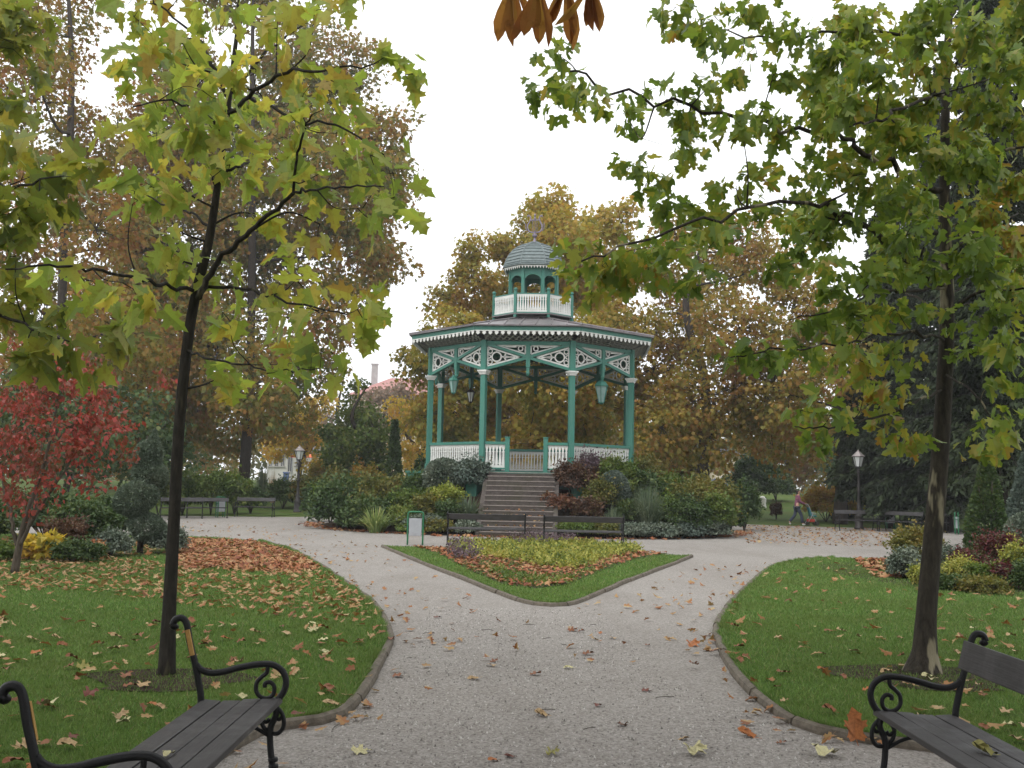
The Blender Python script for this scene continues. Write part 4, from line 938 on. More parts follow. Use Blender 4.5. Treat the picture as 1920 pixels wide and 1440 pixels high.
bgtree('dark green tree filling the gap behind the red dogwood', 120, 44, [(90, 780, 90), (200, 800, 80), (20, 820, 90), (260, 850, 60), (150, 880, 60), (330, 850, 50), (310, 800, 60)], 3, LM['darkgreen'], tw=14, leaf=.24, dens=1.2, sub=1.0)
bgtree('golden olive tree with pointed crown rising behind the bandstand', 1045, 60, [(1030, 375, 36), (1010, 430, 52), (1055, 440, 55), (955, 470, 42), (895, 470, 34), (890, 530, 52), (840, 570, 38), (935, 560, 60), (840, 640, 60), (790, 680, 45), (1110, 430, 46), (1165, 420, 40), (1020, 540, 90), (1110, 520, 80), (900, 680, 90), (1030, 680, 110), (850, 770, 75), (960, 790, 95), (1090, 770, 85), (1190, 490, 50), (800, 780, 45), (1000, 850, 60), (1130, 640, 80), (880, 850, 50)], 7,
       LM['gold'], tw=19, leaf=.29, dens=2.2, sub=1.0, per=46)
bgtree('brown and orange tree with open crown right of the bandstand', 1316, 55, [(1320, 420, 46), (1400, 440, 50), (1240, 500, 62), (1340, 520, 76), (1440, 500, 66), (1280, 610, 86), (1390, 620, 86), (1490, 580, 66), (1225, 690, 80), (1340, 740, 95), (1450, 730, 90), (1240, 800, 70), (1520, 660, 70), (1330, 820, 55), (1190, 610, 50), (1270, 440, 36), (1420, 810, 50), (1200, 760, 60), (1230, 860, 45), (1290, 855, 40)], 7,
       LM['brown'], tw=21, leaf=.26, dens=1.6, sub=1.0, per=44)
bgtree('tree with thick dark trunk and olive brown crown by the right lamp', 1574, 51, [(1560, 790, 60), (1600, 700, 75), (1650, 760, 60), (1500, 820, 55), (1480, 740, 60), (1560, 620, 70), (1640, 640, 60), (1540, 850, 40), (1450, 840, 45)], 5, LM['brown'], tw=22, leaf=.25, dens=1.1, sub=1.0)
bgtree('pale yellow tree left of the dark green bushy tree', 560, 84, [(570, 770, 34), (545, 820, 36), (590, 810, 34), (520, 840, 34), (580, 850, 30), (605, 760, 30), (550, 790, 30)], 3, LM['yellow'], tw=8, leaf=.28, dens=1.1, sub=1.0)
bgtree('bright yellow tree between dark cypress and bandstand', 775, 78, [(770, 800, 34), (790, 840, 34), (755, 770, 28), (790, 780, 24), (770, 860, 26), (750, 840, 26)], 3, LM['yellow'], tw=8, leaf=.28, dens=1.2, sub=1.0)
bgtree('dense dark green bushy tree with pointed top left of the bandstand', 672, 62, [(675, 742, 18), (676, 775, 34), (650, 800, 40), (700, 800, 38), (640, 840, 42), (690, 850, 46), (725, 840, 32), (660, 875, 38), (620, 815, 24), (620, 860, 26), (710, 880, 30), (672, 720, 8)], 3, LM['midgreen'], tw=12, leaf=.22, dens=1.5, sub=.8, per=46)
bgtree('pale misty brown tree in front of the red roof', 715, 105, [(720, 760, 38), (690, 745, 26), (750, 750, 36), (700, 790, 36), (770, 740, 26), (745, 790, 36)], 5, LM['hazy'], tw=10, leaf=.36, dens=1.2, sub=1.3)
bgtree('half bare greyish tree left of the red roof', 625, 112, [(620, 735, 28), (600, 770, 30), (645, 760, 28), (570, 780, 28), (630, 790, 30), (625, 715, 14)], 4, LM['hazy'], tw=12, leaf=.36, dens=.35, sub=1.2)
for px, D, lab, lm_ in ((1480, 92, 'distant rusty tree far behind the walker', 'rust'), (1650, 88, 'distant dark green tree behind the conifers', 'darkgreen'), (1130, 96, 'distant olive tree hidden behind the bandstand', 'rustgreen'), (880, 100, 'distant rusty tree low behind the bandstand columns', 'rust'), (330, 100, 'distant dull green tree behind the left trunk', 'rustgreen'), (60, 95, 'distant rusty tree behind the red dogwood', 'rust'), (1860, 95, 'distant green tree at the right edge', 'darkgreen'), (1240, 100, 'distant brown tree right of the bandstand', 'brown')):
    bgtree(lab, px, D, [(px, 800, 60), (px - 60, 830, 50), (px + 60, 830, 50), (px - 30, 760, 45), (px + 40, 760, 50), (px, 870, 45), (px - 90, 870, 35), (px + 90, 870, 35)], 5, LM[lm_], tw=9, leaf=.42, dens=1.0, sub=1.4, per=36)

def conifer(label, px, D, ztop_px, wpx, low_px, nlay=26, group='dark conifers', name='spruce_tree'):
    b = W(px, 900, D); z = float(gh(b[0], D)); b[2] = z; root = thing(name, label, 'tree', b, 0, group)
    h = W(px, ztop_px, D)[2] - z; w = wpx * D / F / 2; zl = max(.2, W(px, low_px, D)[2] - z)
    mb = MB(); mb.tube([(0, 0, 0), (.05, 0, h * .5), (0, 0, h)], [h * .010 + .05, h * .007 + .03, .02], 8); P, T, N = [], [], []
    for i in range(nlay):
        f = i / (nlay - 1); zz = zl + (h - zl) * f ** 1.05; rr_ = w * (1 - f) ** .75 + .12
        for k in range(int(7 + 3 * (1 - f))):
            a = rng.uniform(0, 6.28); rl = rr_ * rng.uniform(.7, 1.15); dv = np.array([math.cos(a), math.sin(a), 0])
            q = np.array([dv * rl * t_ + [0, 0, zz + rl * (.10 * t_ - .38 * t_ ** 1.6)] for t_ in np.linspace(0, 1, 5)]); mb.tube(q, np.linspace(.035, .008, 5), 4, False)
            m = int(95 * rl / .8) + 30
            t_ = rng.uniform(.12, 1, m); c = np.stack([np.interp(t_, np.linspace(0, 1, 5), q[:, j]) for j in range(3)], 1)
            sd = np.array([-dv[1], dv[0], 0]); side = rng.normal(size=m) * .22 * rl * (1.15 - t_)
            P.append(c + sd * side[:, None] + np.array([0, 0, -1]) * rng.uniform(0, .28, m)[:, None]); T.append(dv * .5 + rng.normal(size=(m, 3)) * .35 + np.array([0, 0, -.7])); N.append(rng.normal(size=(m, 3)))
    mb.build('trunk', MAT['bark_dark'], root, True)
    P = np.concatenate(P); scatter('crown', P, np.concatenate(T), np.concatenate(N), rng.uniform(.18, .40, len(P)) * (D / 45) ** .5, RHOMB, LM['conifer'], root, rng.uniform(.35, .6, len(P)))
conifer('very tall dark spruce rising out of frame behind the right plane crown', 1872, 30, -330, 280, 860, 44)
conifer('tall dark spruce seen between the right plane tree branches', 1668, 47, 330, 200, 900, 34)
conifer('dark spruce right of the plane trunk with drooping lower branches', 1775, 44, 120, 280, 930, 36)
conifer('low dark yew with branches near the grass behind the right benches', 1690, 54, 640, 240, 930, 24, name='yew_tree')
conifer('dark yew closing the right edge behind the clipped cone', 1900, 46, 560, 240, 925, 26, name='yew_tree')

# red dogwood
b = G(27, 1078); b[2] = .03; DR = b[1]
sp = [(60, 690, 40), (120, 680, 36), (30, 740, 45), (100, 740, 45), (170, 730, 34), (180, 760, 34), (230, 780, 26), (50, 800, 48), (130, 800, 44), (200, 815, 34), (20, 860, 44), (90, 860, 44), (160, 850, 34), (30, 920, 40), (100, 910, 36), (160, 890, 26), (190, 920, 20), (60, 960, 26), (-60, 760, 55), (-60, 860, 55), (-100, 900, 50), (20, 660, 26), (165, 660, 18), (240, 840, 18), (205, 700, 18), (300, 708, 9), (140, 700, 30)]
dw = pblobs(DR, sp, 1.1, 1) + pblobs(DR, sp[:14], 1.6, 1)
tree('dogwood_tree', 'red leaved dogwood tree with several thin stems at the left edge', b, [b, b + [.05, 0, .45], b + [.15, 0, 1.0], b + [.35, .1, 1.9], b + [.5, .1, 2.9]], [.075, .06, .045, .03, .012], dw, LM['scarlet'], MAT['bark_red'], .10, .62, RHOMB, .26, 22, .3, None, .6, ('trunk', 'crown'),
     [([b + [.03, 0, .4], b + [-.12, .0, .9], b + [-.4, .1, 1.7], b + [-.8, .1, 2.5]], .04, .012), ([b + [.04, 0, .42], b + [.3, -.1, .9], b + [.8, -.2, 1.7], b + [1.2, -.2, 2.4]], .035, .01), ([b + [.03, 0, .4], b + [.1, .3, 1.0], b + [.0, .7, 2.2]], .035, .01)], .006, .6)

# spiral topiary
g = G(262, 1041); tp = thing('spiral_topiary', 'grey-green conifer clipped into a spiral beside the leaning plane trunk', 'topiary', g); hT = W(272, 806, g[1])[2]
MB().tube([(0, 0, 0), (.02, 0, hT * .5), (0.03, 0, hT * .95)], [.07, .05, .015], 7).build('trunk', MAT['bark_far'], tp, True)
P, O_ = [], []
for dx, dy, cz, rx, rz, tilt, m in ((.12, .05, .58, .42, .30, -26, 9000), (-.10, -.10, 1.22, .47, .34, 28, 9500), (.12, .06, 1.72, .37, .30, -26, 7000), (.06, .0, 2.08, .28, .34, 12, 6000), (.16, .0, 2.30, .18, .38, -4, 3500)):
    d = rdir(m); rr_ = rng.uniform(.55, 1, m) ** .25; q = d * rr_[:, None] * np.array([rx, rx * .92, rz]) * (1 + .05 * np.sin(d[:, :1] * 9) * np.cos(d[:, 1:2] * 7))
    if cz > 2.2: q[:, :2] *= np.clip(1 - q[:, 2:] / rz, .12, 1.3)
    c_, s_ = math.cos(R(tilt)), math.sin(R(tilt)); q = np.stack([q[:, 0] * c_ - q[:, 2] * s_, q[:, 1], q[:, 0] * s_ + q[:, 2] * c_], 1)
    P.append(q * hT / 2.68 + np.array([dx, dy, cz * hT / 2.68])); O_.append(d)
P = np.concatenate(P); n = len(P)
scatter('foliage', P, np.concatenate(O_) + rng.normal(size=(n, 3)) * .55 + [0, 0, .2], rng.normal(size=(n, 3)), rng.uniform(.035, .075, n), RHOMB, LM['topiary'], tp, .6)

# ================================================================== SHRUBS
S = shrub
mound = 'shrubs and plants on the bandstand mound'
for a in [
 ('leafy', 655, 36.5, 903, 118, 'big dark green rounded bush at the left end of the mound', LM['darkgreen'], .13),
 ('leafy', 737, 37.5, 898, 90, 'olive green bush left of the bandstand behind pale sword leaves', LM['olive'], .12),
 ('leafy', 690, 34.8, 938, 80, 'low dark green bush at the mound foot near pale sword leaves', LM['darkgreen'], .12),
 ('leafy', 622, 38.6, 918, 70, 'leftmost small dark bush of the mound by the path bend', LM['midgreen'], .12),
 ('leafy', 768, 35.4, 926, 66, 'dark bush behind the green framed middle bin', LM['midgreen'], .11),
 ('ball', 832, 36.0, 862, 76, 'grey green juniper below the left bandstand railing', LM['greygreen'], .11),
 ('leafy', 882, 35.9, 864, 76, 'dark grey green juniper touching the top of the steps', LM['bluegrey'], .10),
 ('wispy', 838, 34.9, 910, 66, 'yellowish green shrub left of the upper steps', LM['lime'], .11),
 ('leafy', 805, 34.6, 930, 56, 'dull green shrub above the left middle bench', LM['olive'], .11),
 ('leafy', 892, 34.2, 962, 46, 'small green shrub beside the lower steps', LM['midgreen'], .09),
 ('leafy', 1074, 35.6, 872, 88, 'dark red brown barberry right of the upper steps', LM['redbrown'], .10),
 ('wispy', 1044, 34.4, 930, 72, 'rust red shrub right of the lower steps', LM['rustred'], .09),
 ('wispy', 1104, 34.1, 938, 60, 'reddish low shrub above the right middle bench', LM['redbrown'], .09),
 ('wispy', 1108, 36.3, 858, 80, 'thin purple brown rose stems against the right railing', LM['purple'], .10),
 ('ball', 1150, 34.9, 884, 62, 'round clipped blue grey ball shrub on the right of the mound', LM['bluegrey'], .07),
 ('leafy', 1152, 36.0, 866, 74, 'green drooping shrub behind the clipped ball', LM['midgreen'], .10),
 ('leafy', 1295, 35.4, 912, 86, 'olive green shrub right of the tall grass clump', LM['olive'], .11),
 ('leafy', 1255, 36.6, 898, 70, 'tall green shrub behind the grass clump', LM['midgreen'], .11),
 ('leafy', 1340, 34.9, 928, 74, 'green shrub near the right end of the mound', LM['midgreen'], .10),
 ('leafy', 1365, 35.8, 940, 52, 'rightmost dark shrub at the end of the mound', LM['darkgreen'], .10),
 ('wispy', 1308, 37.4, 892, 60, 'feathery olive shrub at the back right of the mound', LM['olive'], .12),
 ('wispy', 1215, 38.0, 862, 60, 'light olive shrub beside the right rear bandstand column', LM['olive'], .11),
 ('low', 1185, 33.2, 984, 66, 'grey green cushion plant at the mound foot behind the right bench end', LM['greygreen'], .08),
 ('low', 1240, 33.4, 984, 62, 'grey green cushion plant below the tall grass clump', LM['greygreen'], .08),
 ('low', 1292, 33.9, 982, 60, 'silvery cushion plant at the right front of the mound', LM['bluegrey'], .08),
 ('low', 1340, 34.6, 976, 56, 'silvery cushion plant nearest the right end of the mound', LM['greygreen'], .08),
 ('low', 1085, 33.0, 978, 70, 'pale green low plants behind the right middle bench', LM['midgreen'], .08),
 ('low', 1135, 33.0, 980, 60, 'dull green low plants behind the right middle bench end', LM['olive'], .08),
 ('low', 775, 33.7, 982, 56, 'low green plants right behind the middle litter bin', LM['midgreen'], .08),
 ('low', 825, 33.2, 978, 60, 'low green plants behind the left middle bench', LM['olive'], .08),
 ('low', 875, 33.0, 980, 48, 'small grey plants beside the bottom step', LM['greygreen'], .08),
 ('leafy', 1395, 41, 915, 60, 'dark shrub at the back right of the mound', LM['darkgreen'], .12),
 ('leafy', 600, 42, 908, 60, 'dark shrub at the back left of the mound', LM['darkgreen'], .12),
 ('leafy', 850, 46.5, 890, 90, 'green shrub hidden behind the bandstand', LM['midgreen'], .14)]:
    S(a[0], a[1], a[2], a[3], a[4], a[5], lm=a[6], leaf=a[7], group=mound)
for a in [('leafy', 1130, 34.8, 905, 70, 'dull olive shrub left of the clipped ball', LM['olive'], .09), ('leafy', 1255, 34.6, 935, 70, 'green shrub close behind the silvery cushions', LM['midgreen'], .10), ('leafy', 1178, 34.4, 940, 56, 'small dark shrub under the clipped ball', LM['darkgreen'], .09), ('leafy', 795, 36.5, 892, 80, 'dark shrub at the left foot of the bandstand', LM['darkgreen'], .11), ('leafy', 765, 34.4, 950, 60, 'green shrub behind the iris clump', LM['midgreen'], .10), ('leafy', 850, 34.0, 945, 60, 'dull green shrub right of the yellowish shrub', LM['darkgreen'], .10), ('leafy', 1320, 36.2, 905, 80, 'dark olive shrub behind the right mound shrubs', LM['olive'], .11), ('leafy', 700, 36.2, 905, 90, 'dark olive shrub between the big left bushes', LM['olive'], .11), ('leafy', 1215, 36.0, 890, 70, 'dark green shrub at the right corner of the bandstand', LM['darkgreen'], .11)]:
    S(a[0], a[1], a[2], a[3], a[4], a[5], lm=a[6], leaf=a[7], group=mound)
for a in [('leafy', 640, 35.9, 928, 90, 'low dark bush filling the foot of the big left mound bush', LM['darkgreen'], .12), ('leafy', 690, 37.0, 915, 110, 'broad dull green bush behind the iris clump', LM['midgreen'], .12), ('leafy', 735, 35.6, 930, 80, 'broad dark green bush between iris and bin', LM['darkgreen'], .12), ('leafy', 668, 34.9, 955, 60, 'small dark bush at the mound foot left of the iris', LM['darkgreen'], .11), ('low', 800, 33.6, 968, 70, 'grey green low plants between bin and left middle bench', LM['greygreen'], .08), ('leafy', 1290, 34.3, 940, 80, 'dark green bush behind the silvery cushions', LM['darkgreen'], .10), ('leafy', 1345, 36.0, 912, 80, 'tall olive bush at the right mound end', LM['olive'], .11)]:
    S(a[0], a[1], a[2], a[3], a[4], a[5], lm=a[6], leaf=a[7], group=mound)
S('sword', 708, 33.7, 950, 96, 'pale green sword leaved iris clump at the left mound foot', 'iris_clump', LM['sword'], None, mound, 170)
S('sword', 752, 34.4, 945, 44, 'yellowing sword leaved clump left of the middle bin', 'iris_clump', LM['sword'], None, mound, 70)
S('sword', 880, 34.0, 930, 84, 'grey green spiky yucca clump left of the steps', 'yucca', LM['bluegrass'], None, mound, 150)
S('blades', 1216, 34.2, 912, 104, 'tall blue green grass clump on the right of the mound', 'ornamental_grass', LM['bluegrass'], None, mound, 800)
S('blades', 1150, 33.6, 950, 56, 'small fine leaved grass clump below the clipped ball', 'ornamental_grass', LM['bluegrass'], None, mound, 300)
# left background
lb = 'bushes behind the left benches'
for a in [('leafy', 345, 46.5, 894, 66, 'bright green bush behind the half hidden bench', LM['midgreen'], .16), ('leafy', 398, 47.5, 886, 70, 'light green bush behind the left bin bench', LM['midgreen'], .16), ('leafy', 442, 48.5, 896, 66, 'mid green bush behind the far left bin', LM['midgreen'], .16),
          ('leafy', 472, 49.5, 918, 46, 'dark low bush behind the bench on the grass island', LM['darkgreen'], .14), ('leafy', 532, 55, 904, 60, 'dark green hedge bush behind the left street lamp', LM['darkgreen'], .16), ('leafy', 578, 55, 898, 64, 'olive green hedge bush right of the left street lamp', LM['olive'], .16), ('leafy', 630, 54, 890, 70, 'olive hedge bush below the dark green bushy tree', LM['olive'], .16),
          ('leafy', 300, 45, 890, 70, 'bush behind the spiral topiary', LM['midgreen'], .16), ('leafy', 690, 56, 880, 60, 'low rusty bush below the dark cypress', LM['brown'], .16), ('leafy', 600, 66, 868, 40, 'orange tipped bush below the yellow tree', LM['gold'], .2), ('leafy', 790, 56, 868, 50, 'dark bush at the left corner of the bandstand', LM['darkgreen'], .16)]:
    S(a[0], a[1], a[2], a[3], a[4], a[5], lm=a[6], leaf=a[7], group=lb)
S('cone', 738, 58, 790, 34, 'slim dark green cypress column left of the bandstand', 'cypress', LM['darkgreen'], .20, None, 3200, 'cypress')
S('blades', 492, 60, 868, 34, 'blue green tall grass tuft behind the grass island bench', 'ornamental_grass', LM['bluegrass'], None, None, 240)
S('blades', 512, 59, 884, 26, 'tan plumed grass tuft left of the left street lamp', 'ornamental_grass', LM['tan'], None, None, 200)
# left bed round the dogwood
bd = 'plants in the left bed'
for a in [('leafy', 165, 24, 952, 120, 'dark green shrub between red dogwood and spiral topiary', LM['darkgreen'], .09), ('leafy', 205, 26, 940, 90, 'dark shrub close behind the spiral topiary', LM['darkgreen'], .09), ('leafy', 90, 27, 930, 160, 'large dark shrub behind the red dogwood', LM['darkgreen'], .10), ('leafy', -40, 24, 940, 140, 'dark shrub at the left edge behind the red dogwood', LM['darkgreen'], .10),
          ('low', 322, 22.4, 992, 62, 'silver grey lavender cushion at the foot of the spiral topiary', LM['greygreen'], .05), ('low', 215, 21.3, 1000, 76, 'dusty green low plants left of the spiral topiary', LM['greygreen'], .06), ('low', 150, 19.8, 1015, 90, 'dark low plants in front of the left bed', LM['darkgreen'], .06), ('low', 105, 20.0, 1008, 44, 'yellow leaved hosta right of the dogwood stem', LM['yellow'], .16), ('low', 66, 20.3, 1010, 40, 'yellow leaved hosta beside the dogwood stem', LM['yellow'], .16),
          ('low', 5, 19.6, 1020, 60, 'low green plants at the left picture edge', LM['midgreen'], .06), ('wispy', 130, 21, 975, 80, 'reddish low shrub under the dogwood', LM['redbrown'], .08), ('low', 185, 20.6, 1018, 34, 'small pink leaved plant in the left bed', LM['litterred'], .10)]:
    S(a[0], a[1], a[2], a[3], a[4], a[5], lm=a[6], leaf=a[7], group=bd)
# right bed
rb = 'plants in the right bed'
for a in [('wispy', 1712, 21.5, 990, 92, 'yellow green wispy shrub left of the right plane trunk', LM['olive'], .07), ('leafy', 1696, 19.6, 1036, 70, 'grey green low shrub at the left tip of the right bed', LM['greygreen'], .06), ('leafy', 1728, 18.4, 1064, 46, 'small lime green plant left of the right trunk', LM['cover'], .05), ('leafy', 1796, 18.6, 1048, 62, 'lime green plant right of the right trunk', LM['cover'], .05),
          ('leafy', 1814, 19.6, 1034, 70, 'crimson headed stonecrop beside the lime plant', LM['crimson'], .06), ('leafy', 1872, 20.0, 1010, 92, 'large crimson flowered plant under the clipped conifer', LM['crimson'], .06), ('leafy', 1880, 18.2, 1062, 70, 'dark crimson plant at the front of the right bed', LM['crimson'], .06), ('leafy', 1842, 18.3, 1060, 70, 'bright green plant between the crimson plants', LM['midgreen'], .06), ('leafy', 1905, 19.0, 1026, 66, 'yellow green plant at the right picture edge', LM['cover'], .06),
          ('leafy', 1770, 20.6, 1024, 60, 'dusty green plant behind the right trunk', LM['greygreen'], .06), ('leafy', 1930, 17.6, 1060, 70, 'dark green plant at the lower right edge of the bed', LM['darkgreen'], .06), ('leafy', 1780, 17.6, 1078, 70, 'dark low plant at the front edge of the bed', LM['darkgreen'], .05), ('leafy', 1840, 17.2, 1086, 90, 'dark mixed low plants along the bed front', LM['olive'], .05), ('ball', 1918, 22.0, 962, 70, 'silvery grey mound shrub at the right edge', LM['greygreen'], .07)]:
    S(a[0], a[1], a[2], a[3], a[4], a[5], lm=a[6], leaf=a[7], group=rb)
S('cone', 1850, 25.5, 858, 92, 'dark green cone shaped conifer right of the right trunk', 'dwarf_conifer', LM['darkgreen'], .09, None, 8000, 'conifer')
S('cone', 1925, 27, 850, 100, 'grey green cone shaped conifer at the right edge', 'dwarf_conifer', LM['bluegrey'], .09, None, 7000, 'conifer')
# right background
for a in [('leafy', 1548, 53, 920, 92, 'yellowish rounded bush behind the walking woman', LM['gold'], .15), ('leafy', 1412, 66, 862, 84, 'dark evergreen bush on the far right lawn', LM['darkgreen'], .2), ('leafy', 1455, 68, 890, 60, 'dark low evergreen right of the far evergreen bush', LM['darkgreen'], .2), ('ball', 1325, 46, 902, 36, 'small rounded dark shrub by the far tree trunk', LM['darkgreen'], .14), ('low', 1455, 54, 945, 20, 'small brown tuft on the far right lawn', LM['redbrown'], .1), ('leafy', 1650, 72, 905, 110, 'brown hedge on the far side of the right lawn', LM['redbrown'], .2), ('leafy', 1280, 56, 880, 60, 'olive bush at the foot of the open crowned tree', LM['olive'], .18)]:
    S(a[0], a[1], a[2], a[3], a[4], a[5], lm=a[6], leaf=a[7], group='bushes on the far right lawn')

# ================================================================== FLOWER BED COVER
bedA = np.array(bed)
gp = np.array([G(*p)[:2] for p in [(835, 1022), (900, 1020), (985, 1020), (1100, 1022), (1180, 1028), (1215, 1036), (1165, 1052), (1110, 1072), (1060, 1082), (1000, 1070), (935, 1058), (880, 1052), (850, 1040)]])
def cover(name, label, poly, n, lm, size, hz, cat, npl=14):
    C = in_poly(n, poly); m = len(C); hh = hz * rng.uniform(.5, 1.2, m); P, T, N = [], [], []
    for i in range(m):
        k = npl; d = rdir(k); d[:, 2] = np.abs(d[:, 2])
        P.append(np.array([C[i, 0], C[i, 1], .03]) + d * np.array([.13, .13, hh[i]]) * rng.uniform(.5, 1, (k, 1))); T.append(d + rng.normal(size=(k, 3)) * .4); N.append(np.array([0, 0, 1]) + rng.normal(size=(k, 3)) * .5)
    P = np.concatenate(P); o = scatter(name, P, np.concatenate(T), np.concatenate(N), size * rng.uniform(.6, 1.3, len(P)), RHOMB, lm, None, 1.1); tag(o, label, cat, None, 'stuff')
gp = (gp - gp.mean(0)) * np.array([.95, .88]) + gp.mean(0) + np.array([0, .25])
cover('ground_cover', 'yellow green leafy ground cover in the middle flower bed', gp, 1050, LM['cover'], .066, .20, 'ground cover', 18)
pp = np.array([G(*p)[:2] for p in [(835, 1030), (880, 1026), (905, 1045), (880, 1060), (845, 1050)]]); cover('flowers', 'faded purple flower stems in the left of the bed', pp, 90, LM['purple'], .05, .30, 'flowers', 20)
pp = np.array([G(*p)[:2] for p in [(945, 1016), (1060, 1016), (1090, 1024), (1010, 1030), (960, 1026)]]); cover('flowers', 'withered purple flower stems along the back of the bed', pp, 110, LM['purple'], .05, .40, 'flowers', 20)
cover('low_plants', 'scattered small dark green plants at the bed front', np.array([G(*p)[:2] for p in [(900, 1062), (980, 1085), (1060, 1090), (1130, 1068), (1060, 1100), (990, 1104), (935, 1090)]]), 130, LM['midgreen'], .05, .12, 'plants', 14)
# ================================================================== FALLEN LEAVES
def pxpoly(pts): return np.array([G(*p)[:2] for p in pts])
litter('fallen_leaves', in_poly(3200, pxpoly([(345, 1012), (480, 1018), (560, 1042), (600, 1070), (560, 1080), (480, 1075), (400, 1068), (345, 1075), (320, 1040)])), .035, LM['litterred'], .15, 'thick drift of red orange fallen leaves at the back of the left lawn', STAR)
litter('fallen_leaves', in_poly(1300, pxpoly([(330, 1060), (600, 1068), (700, 1140), (690, 1180), (500, 1160), (340, 1140), (100, 1110), (0, 1120), (0, 1050), (200, 1050)])), .04, LM['litter'], .095, 'orange and tan fallen leaves strewn over the left lawn', PLANE)
litter('fallen_leaves', in_poly(800, lawnL, .6), .045, LM['litter'], .10, 'scattered fallen leaves all over the left lawn', PLANE)
litter('fallen_leaves', in_poly(330, lawnR, .6), .045, LM['litter'], .105, 'scattered fallen leaves all over the right lawn', PLANE)
litter('fallen_leaves', in_poly(260, pxpoly([(1600, 1052), (1690, 1052), (1700, 1090), (1640, 1085)])), .04, LM['litterred'], .19, 'small drift of orange leaves beside the right bed', STAR)
litter('fallen_leaves', in_poly(2800, bed), .05, LM['litterred'], .12, 'red and brown fallen leaves lying in the middle flower bed', STAR)
litter('fallen_leaves', in_poly(1100, pxpoly([(1390, 985), (1660, 992), (1690, 1030), (1400, 1020)])), .012, LM['litter'], .12, 'thin scatter of brown leaves on the far right gravel', STAR)
litter('fallen_leaves', in_poly(250, pxpoly([(340, 975), (600, 1000), (720, 1020), (900, 1130), (760, 1180), (600, 1060), (340, 1005)])), .012, LM['litter'], .11, 'loose brown leaves on the left gravel path', STAR)
litter('fallen_leaves', in_poly(100, pxpoly([(740, 1200), (720, 1140), (1040, 1150), (1330, 1060), (1420, 1060), (1340, 1180), (1340, 1230), (1100, 1260), (760, 1260)])), .012, LM['litter'], .095, 'loose brown leaves on the middle of the gravel path', PLANE)
bdl = in_poly(900, bedL); litter('fallen_leaves', bdl, .04, LM['litter'], .17, 'brown and yellow leaves lying in the left bed', STAR)
# leaves along the mound foot and on the steps
a_ = rng.uniform(R(180), R(360), 700); r_ = rng.normal(8.15, .22, 700); litter('fallen_leaves', np.stack([MC[0] + r_ * np.cos(a_), MC[1] + r_ * np.sin(a_)], 1), .02, LM['litterred'], .16, 'brown leaves gathered along the foot of the mound', STAR)
nrm_ = np.array([math.sin(R(-3.5)), -math.cos(R(-3.5))]); tang = np.array([-nrm_[1], nrm_[0]])
k_ = rng.integers(0, 5, 70); P = GC + nrm_[None] * (7.22 - (7.30 - 4.25) * k_ / 13 - .1)[:, None] + tang[None] * rng.uniform(-1.2, 1.2, 70)[:, None]
litter('fallen_leaves', P, Z0 / 13 * (k_ + 1) + .0, LM['litter'], .14, 'a few brown leaves lying on the lowest stone steps', STAR)
for K_, side in ((LKs, 1), (RKs, -1)):
    q = np.array(K_)[:, :2]; q = q[q[:, 1] > 5.5]; i_ = rng.integers(0, len(q) - 1, 60); f_ = rng.random((60, 1)); P = q[i_] * (1 - f_) + q[i_ + 1] * f_
    P = P + np.stack([side * np.abs(rng.normal(size=60)) * .16 + side * .07, rng.normal(size=60) * .08], 1)
    litter('fallen_leaves', P, .012, LM['litter'], .085, 'brown leaves drifted along the outer side of the ' + ('left' if side > 0 else 'right') + ' kerb', PLANE)
# single fallen leaves nearest the viewer
LP = {}
cols = {'brown': (.20, .075, .03), 'tan': (.37, .25, .125), 'pale yellow': (.46, .42, .22), 'orange': (.34, .12, .035), 'dark red': (.14, .04, .025), 'olive': (.24, .22, .06)}
for cn, c in cols.items():
    t = NT(cn.replace(' ', '_') + '_fallen_leaf'); o = t.obj(); v = t.ramp(t.noise(9, 4, .6, o), [(.35, tuple(x * .72 for x in c)), (.65, tuple(min(1, x * 1.2) for x in c))])
    m_ = t.done(t.princ(v, .6, None, .3))
    for k in range(2):
        tv = (PLANE if k == 0 else PLANE2)[0].copy(); tv[:, 1] -= .45; tv[:, 2] = .22 * np.abs(tv[:, 0]) + .18 * np.sin(tv[:, 1] * 4 + k) * (1 + tv[:, 0]) * .5 + .10 * np.sin(tv[:, 0] * 9)
        tv[:, 2] -= tv[:, 2].min() - .01
        fs = PLANE[1] if k == 0 else PLANE2[1]; lo_ = np.concatenate([np.array(f) for f in fs])
        me = np_mesh('fallen_leaf', tv, lo_, [len(f) for f in fs]); me.materials.append(m_); LP[(cn, k)] = me
def one_leaf(x, y, z, cn, s, label, group, tilt=.12, k=None):
    o = bpy.data.objects.new('fallen_leaf', LP[(cn, int(rng.integers(2)) if k is None else k)]); COL.objects.link(o); o.location = (x, y, z); o.scale = (s * rng.uniform(.7, 1), s, s * rng.uniform(.6, 1.3))
    o.rotation_euler = (rng.normal() * tilt, rng.normal() * tilt, rng.uniform(0, 6.28)); return tag(o, label, 'leaf', group)
names = list(cols)
def some(n, poly, z, where, s, w, bias=.5):
    P = in_poly(n, poly, bias)
    for p in P:
        cn = names[int(rng.choice(len(names), p=w))]
        one_leaf(p[0], p[1], z, cn, s * rng.uniform(.7, 1.25), f'{cn} fallen plane leaf lying {where}', f'{cn} fallen leaves {where}')
nearpath = [(-1.2, 7.0), (-1.1, 5), (-.9, 3.2), (1.8, 3.2), (2.0, 5), (2.3, 6.4), (1.3, 8), (1.7, 11), (1.2, 13), (-.9, 13), (-1.0, 10)]
some(46, nearpath, .010, 'on the near gravel path', .085, [.42, .2, .06, .08, .22, .02])
